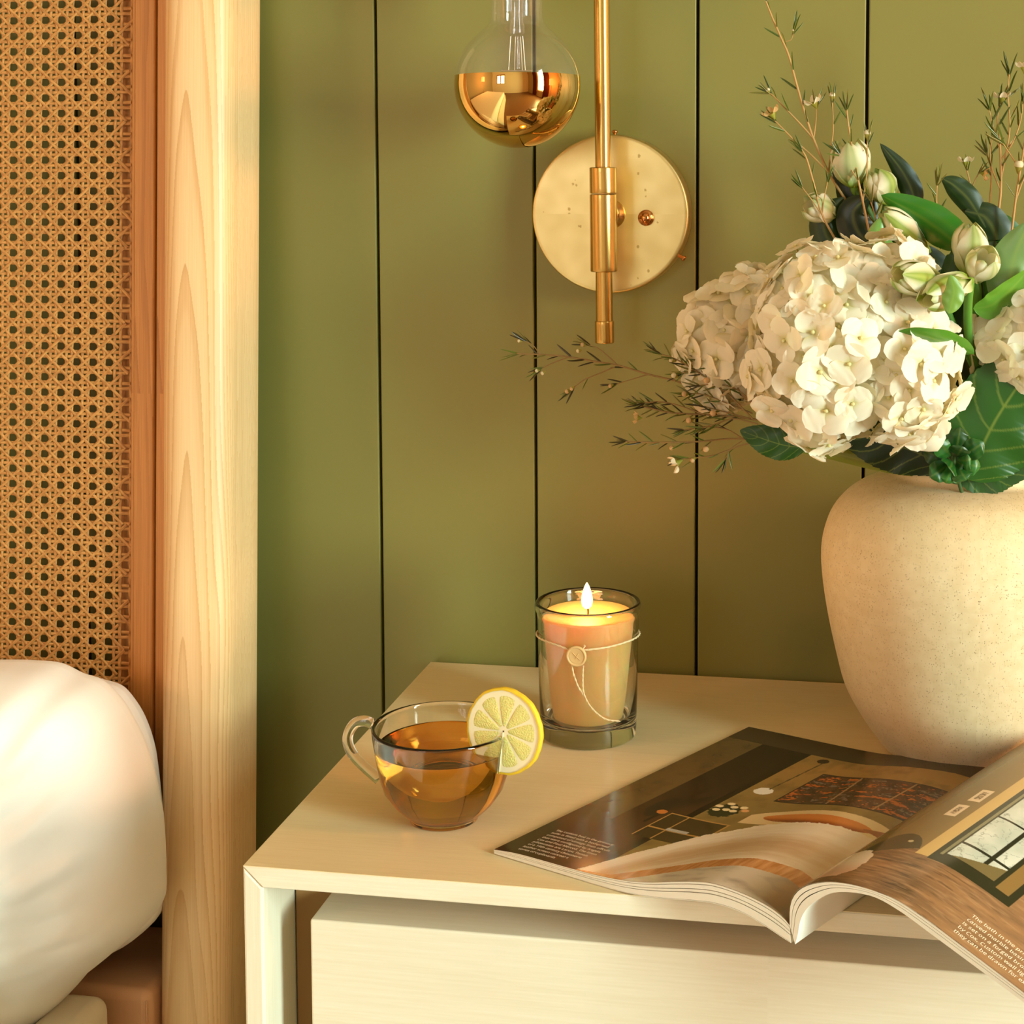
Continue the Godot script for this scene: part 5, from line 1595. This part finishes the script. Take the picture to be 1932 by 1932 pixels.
	sprig("tangled waxflower branch left of the vase, upper of the two short ones", [
		[[Vector3(0.0157, 0.8113, 0.125), Vector3(-0.0371, 0.8233, 0.125), Vector3(-0.0922, 0.8316, 0.125), Vector3(-0.1215, 0.8336, 0.125), Vector3(-0.1488, 0.8345, 0.125), Vector3(-0.1641, 0.8372, 0.125), Vector3(-0.1763, 0.8397, 0.125)], 0.0009, 0.35],
		[[Vector3(-0.0902, 0.8324, 0.13), Vector3(-0.1095, 0.8513, 0.13), Vector3(-0.1288, 0.8644, 0.13), Vector3(-0.1443, 0.8738, 0.13), Vector3(-0.1599, 0.8793, 0.13)], 0.0007, 0.2],
		[[Vector3(-0.0865, 0.8518, 0.13), Vector3(-0.1019, 0.8669, 0.13), Vector3(-0.1173, 0.8724, 0.13), Vector3(-0.1289, 0.8749, 0.13)], 0.0006, 0.3],
		[[Vector3(-0.0904, 0.836, 0.128), Vector3(-0.1097, 0.8433, 0.128), Vector3(-0.1251, 0.8487, 0.128), Vector3(-0.1368, 0.8496, 0.128)], 0.0006, 0.2],
		[[Vector3(-0.1251, 0.834, 0.128), Vector3(-0.1445, 0.8405, 0.128), Vector3(-0.1582, 0.8429, 0.128), Vector3(-0.17, 0.8418, 0.128)], 0.0006, 0.2],
		[[Vector3(-0.0923, 0.8321, 0.128), Vector3(-0.1135, 0.8373, 0.128), Vector3(-0.129, 0.8409, 0.128)], 0.0006, 0.2],
		[[Vector3(-0.0982, 0.859, 0.128), Vector3(-0.1174, 0.8605, 0.128), Vector3(-0.1329, 0.866, 0.128), Vector3(-0.1426, 0.8639, 0.128)], 0.0006, 0.2],
		[[Vector3(-0.0861, 0.8408, 0.134), Vector3(-0.1015, 0.854, 0.134), Vector3(-0.1168, 0.8575, 0.134), Vector3(-0.1303, 0.856, 0.134)], 0.0006, 0.15],
		[[Vector3(-0.0859, 0.8296, 0.136), Vector3(-0.1031, 0.833, 0.136), Vector3(-0.1165, 0.8288, 0.136), Vector3(-0.1261, 0.8255, 0.136)], 0.0006, 0.15],
		[[Vector3(-0.0882, 0.8443, 0.132), Vector3(-0.0978, 0.8499, 0.132), Vector3(-0.1074, 0.867, 0.132), Vector3(-0.1171, 0.8707, 0.132)], 0.0006, 0.15]],
		[[Vector3(-0.1716, 0.83, 0.125), Vector3(-1, 0.1, 0.2), 3, 0.7], [Vector3(-0.1459, 0.873, 0.13), Vector3(-1, 0.3, 0.2), 0, 0.75], [Vector3(-0.1365, 0.8488, 0.13), Vector3(-0.8, 0.2, 0.5), 1, 0.8], [Vector3(-0.1207, 0.8593, 0.134), Vector3(-0.5, 0.3, 0.8), 1, 0.9], [Vector3(-0.1326, 0.8314, 0.13), Vector3(-0.8, -0.2, 0.5), 1, 0.9], [Vector3(-0.1443, 0.8614, 0.13), Vector3(-0.8, 0.4, 0.5), 0, 0.8], [Vector3(-0.1166, 0.8364, 0.135), Vector3(-0.3, 0.2, 0.9), 1, 0.9], [Vector3(-0.1231, 0.875, 0.13), Vector3(-0.3, 0.5, 0.7), 1, 0.8]], 19, 0.0045, 0.0125, 1)
	sprig("lower waxflower branch left of the vase with one white blossom hanging", [
		[[Vector3(0.0157, 0.8084, 0.13), Vector3(-0.0368, 0.8126, 0.13), Vector3(-0.0971, 0.8175, 0.13), Vector3(-0.1291, 0.8147, 0.13), Vector3(-0.1603, 0.8131, 0.13), Vector3(-0.1834, 0.8132, 0.13)], 0.0008, 0.5],
		[[Vector3(-0.0825, 0.8156, 0.13), Vector3(-0.0978, 0.8129, 0.13), Vector3(-0.117, 0.8053, 0.13), Vector3(-0.1322, 0.8025, 0.13), Vector3(-0.1423, 0.8015, 0.13)], 0.0006, 0.3],
		[[Vector3(-0.0971, 0.8175, 0.13), Vector3(-0.1094, 0.8242, 0.13), Vector3(-0.1249, 0.8257, 0.13), Vector3(-0.1404, 0.8226, 0.13)], 0.0006, 0.2],
		[[Vector3(-0.0978, 0.816, 0.13), Vector3(-0.1063, 0.8095, 0.13), Vector3(-0.1101, 0.8016, 0.13)], 0.0004, 0.6]],
		[[Vector3(-0.1411, 0.8007, 0.13), Vector3(-1.0, -0.5, 0.4), 2, 1.0], [Vector3(-0.1205, 0.8106, 0.134), Vector3(-0.6, 0, 0.8), 1, 0.9], [Vector3(-0.1458, 0.8096, 0.13), Vector3(-1, 0, 0.3), 1, 0.7], [Vector3(-0.1318, 0.8033, 0.13), Vector3(-0.5, -0.6, 0.5), 1, 0.7], [Vector3(-0.065, 0.8113, 0.14), Vector3(-0.6, -0.6, 0.4), 0, 0.9]], 20, 0.008, 0.0125, 1)
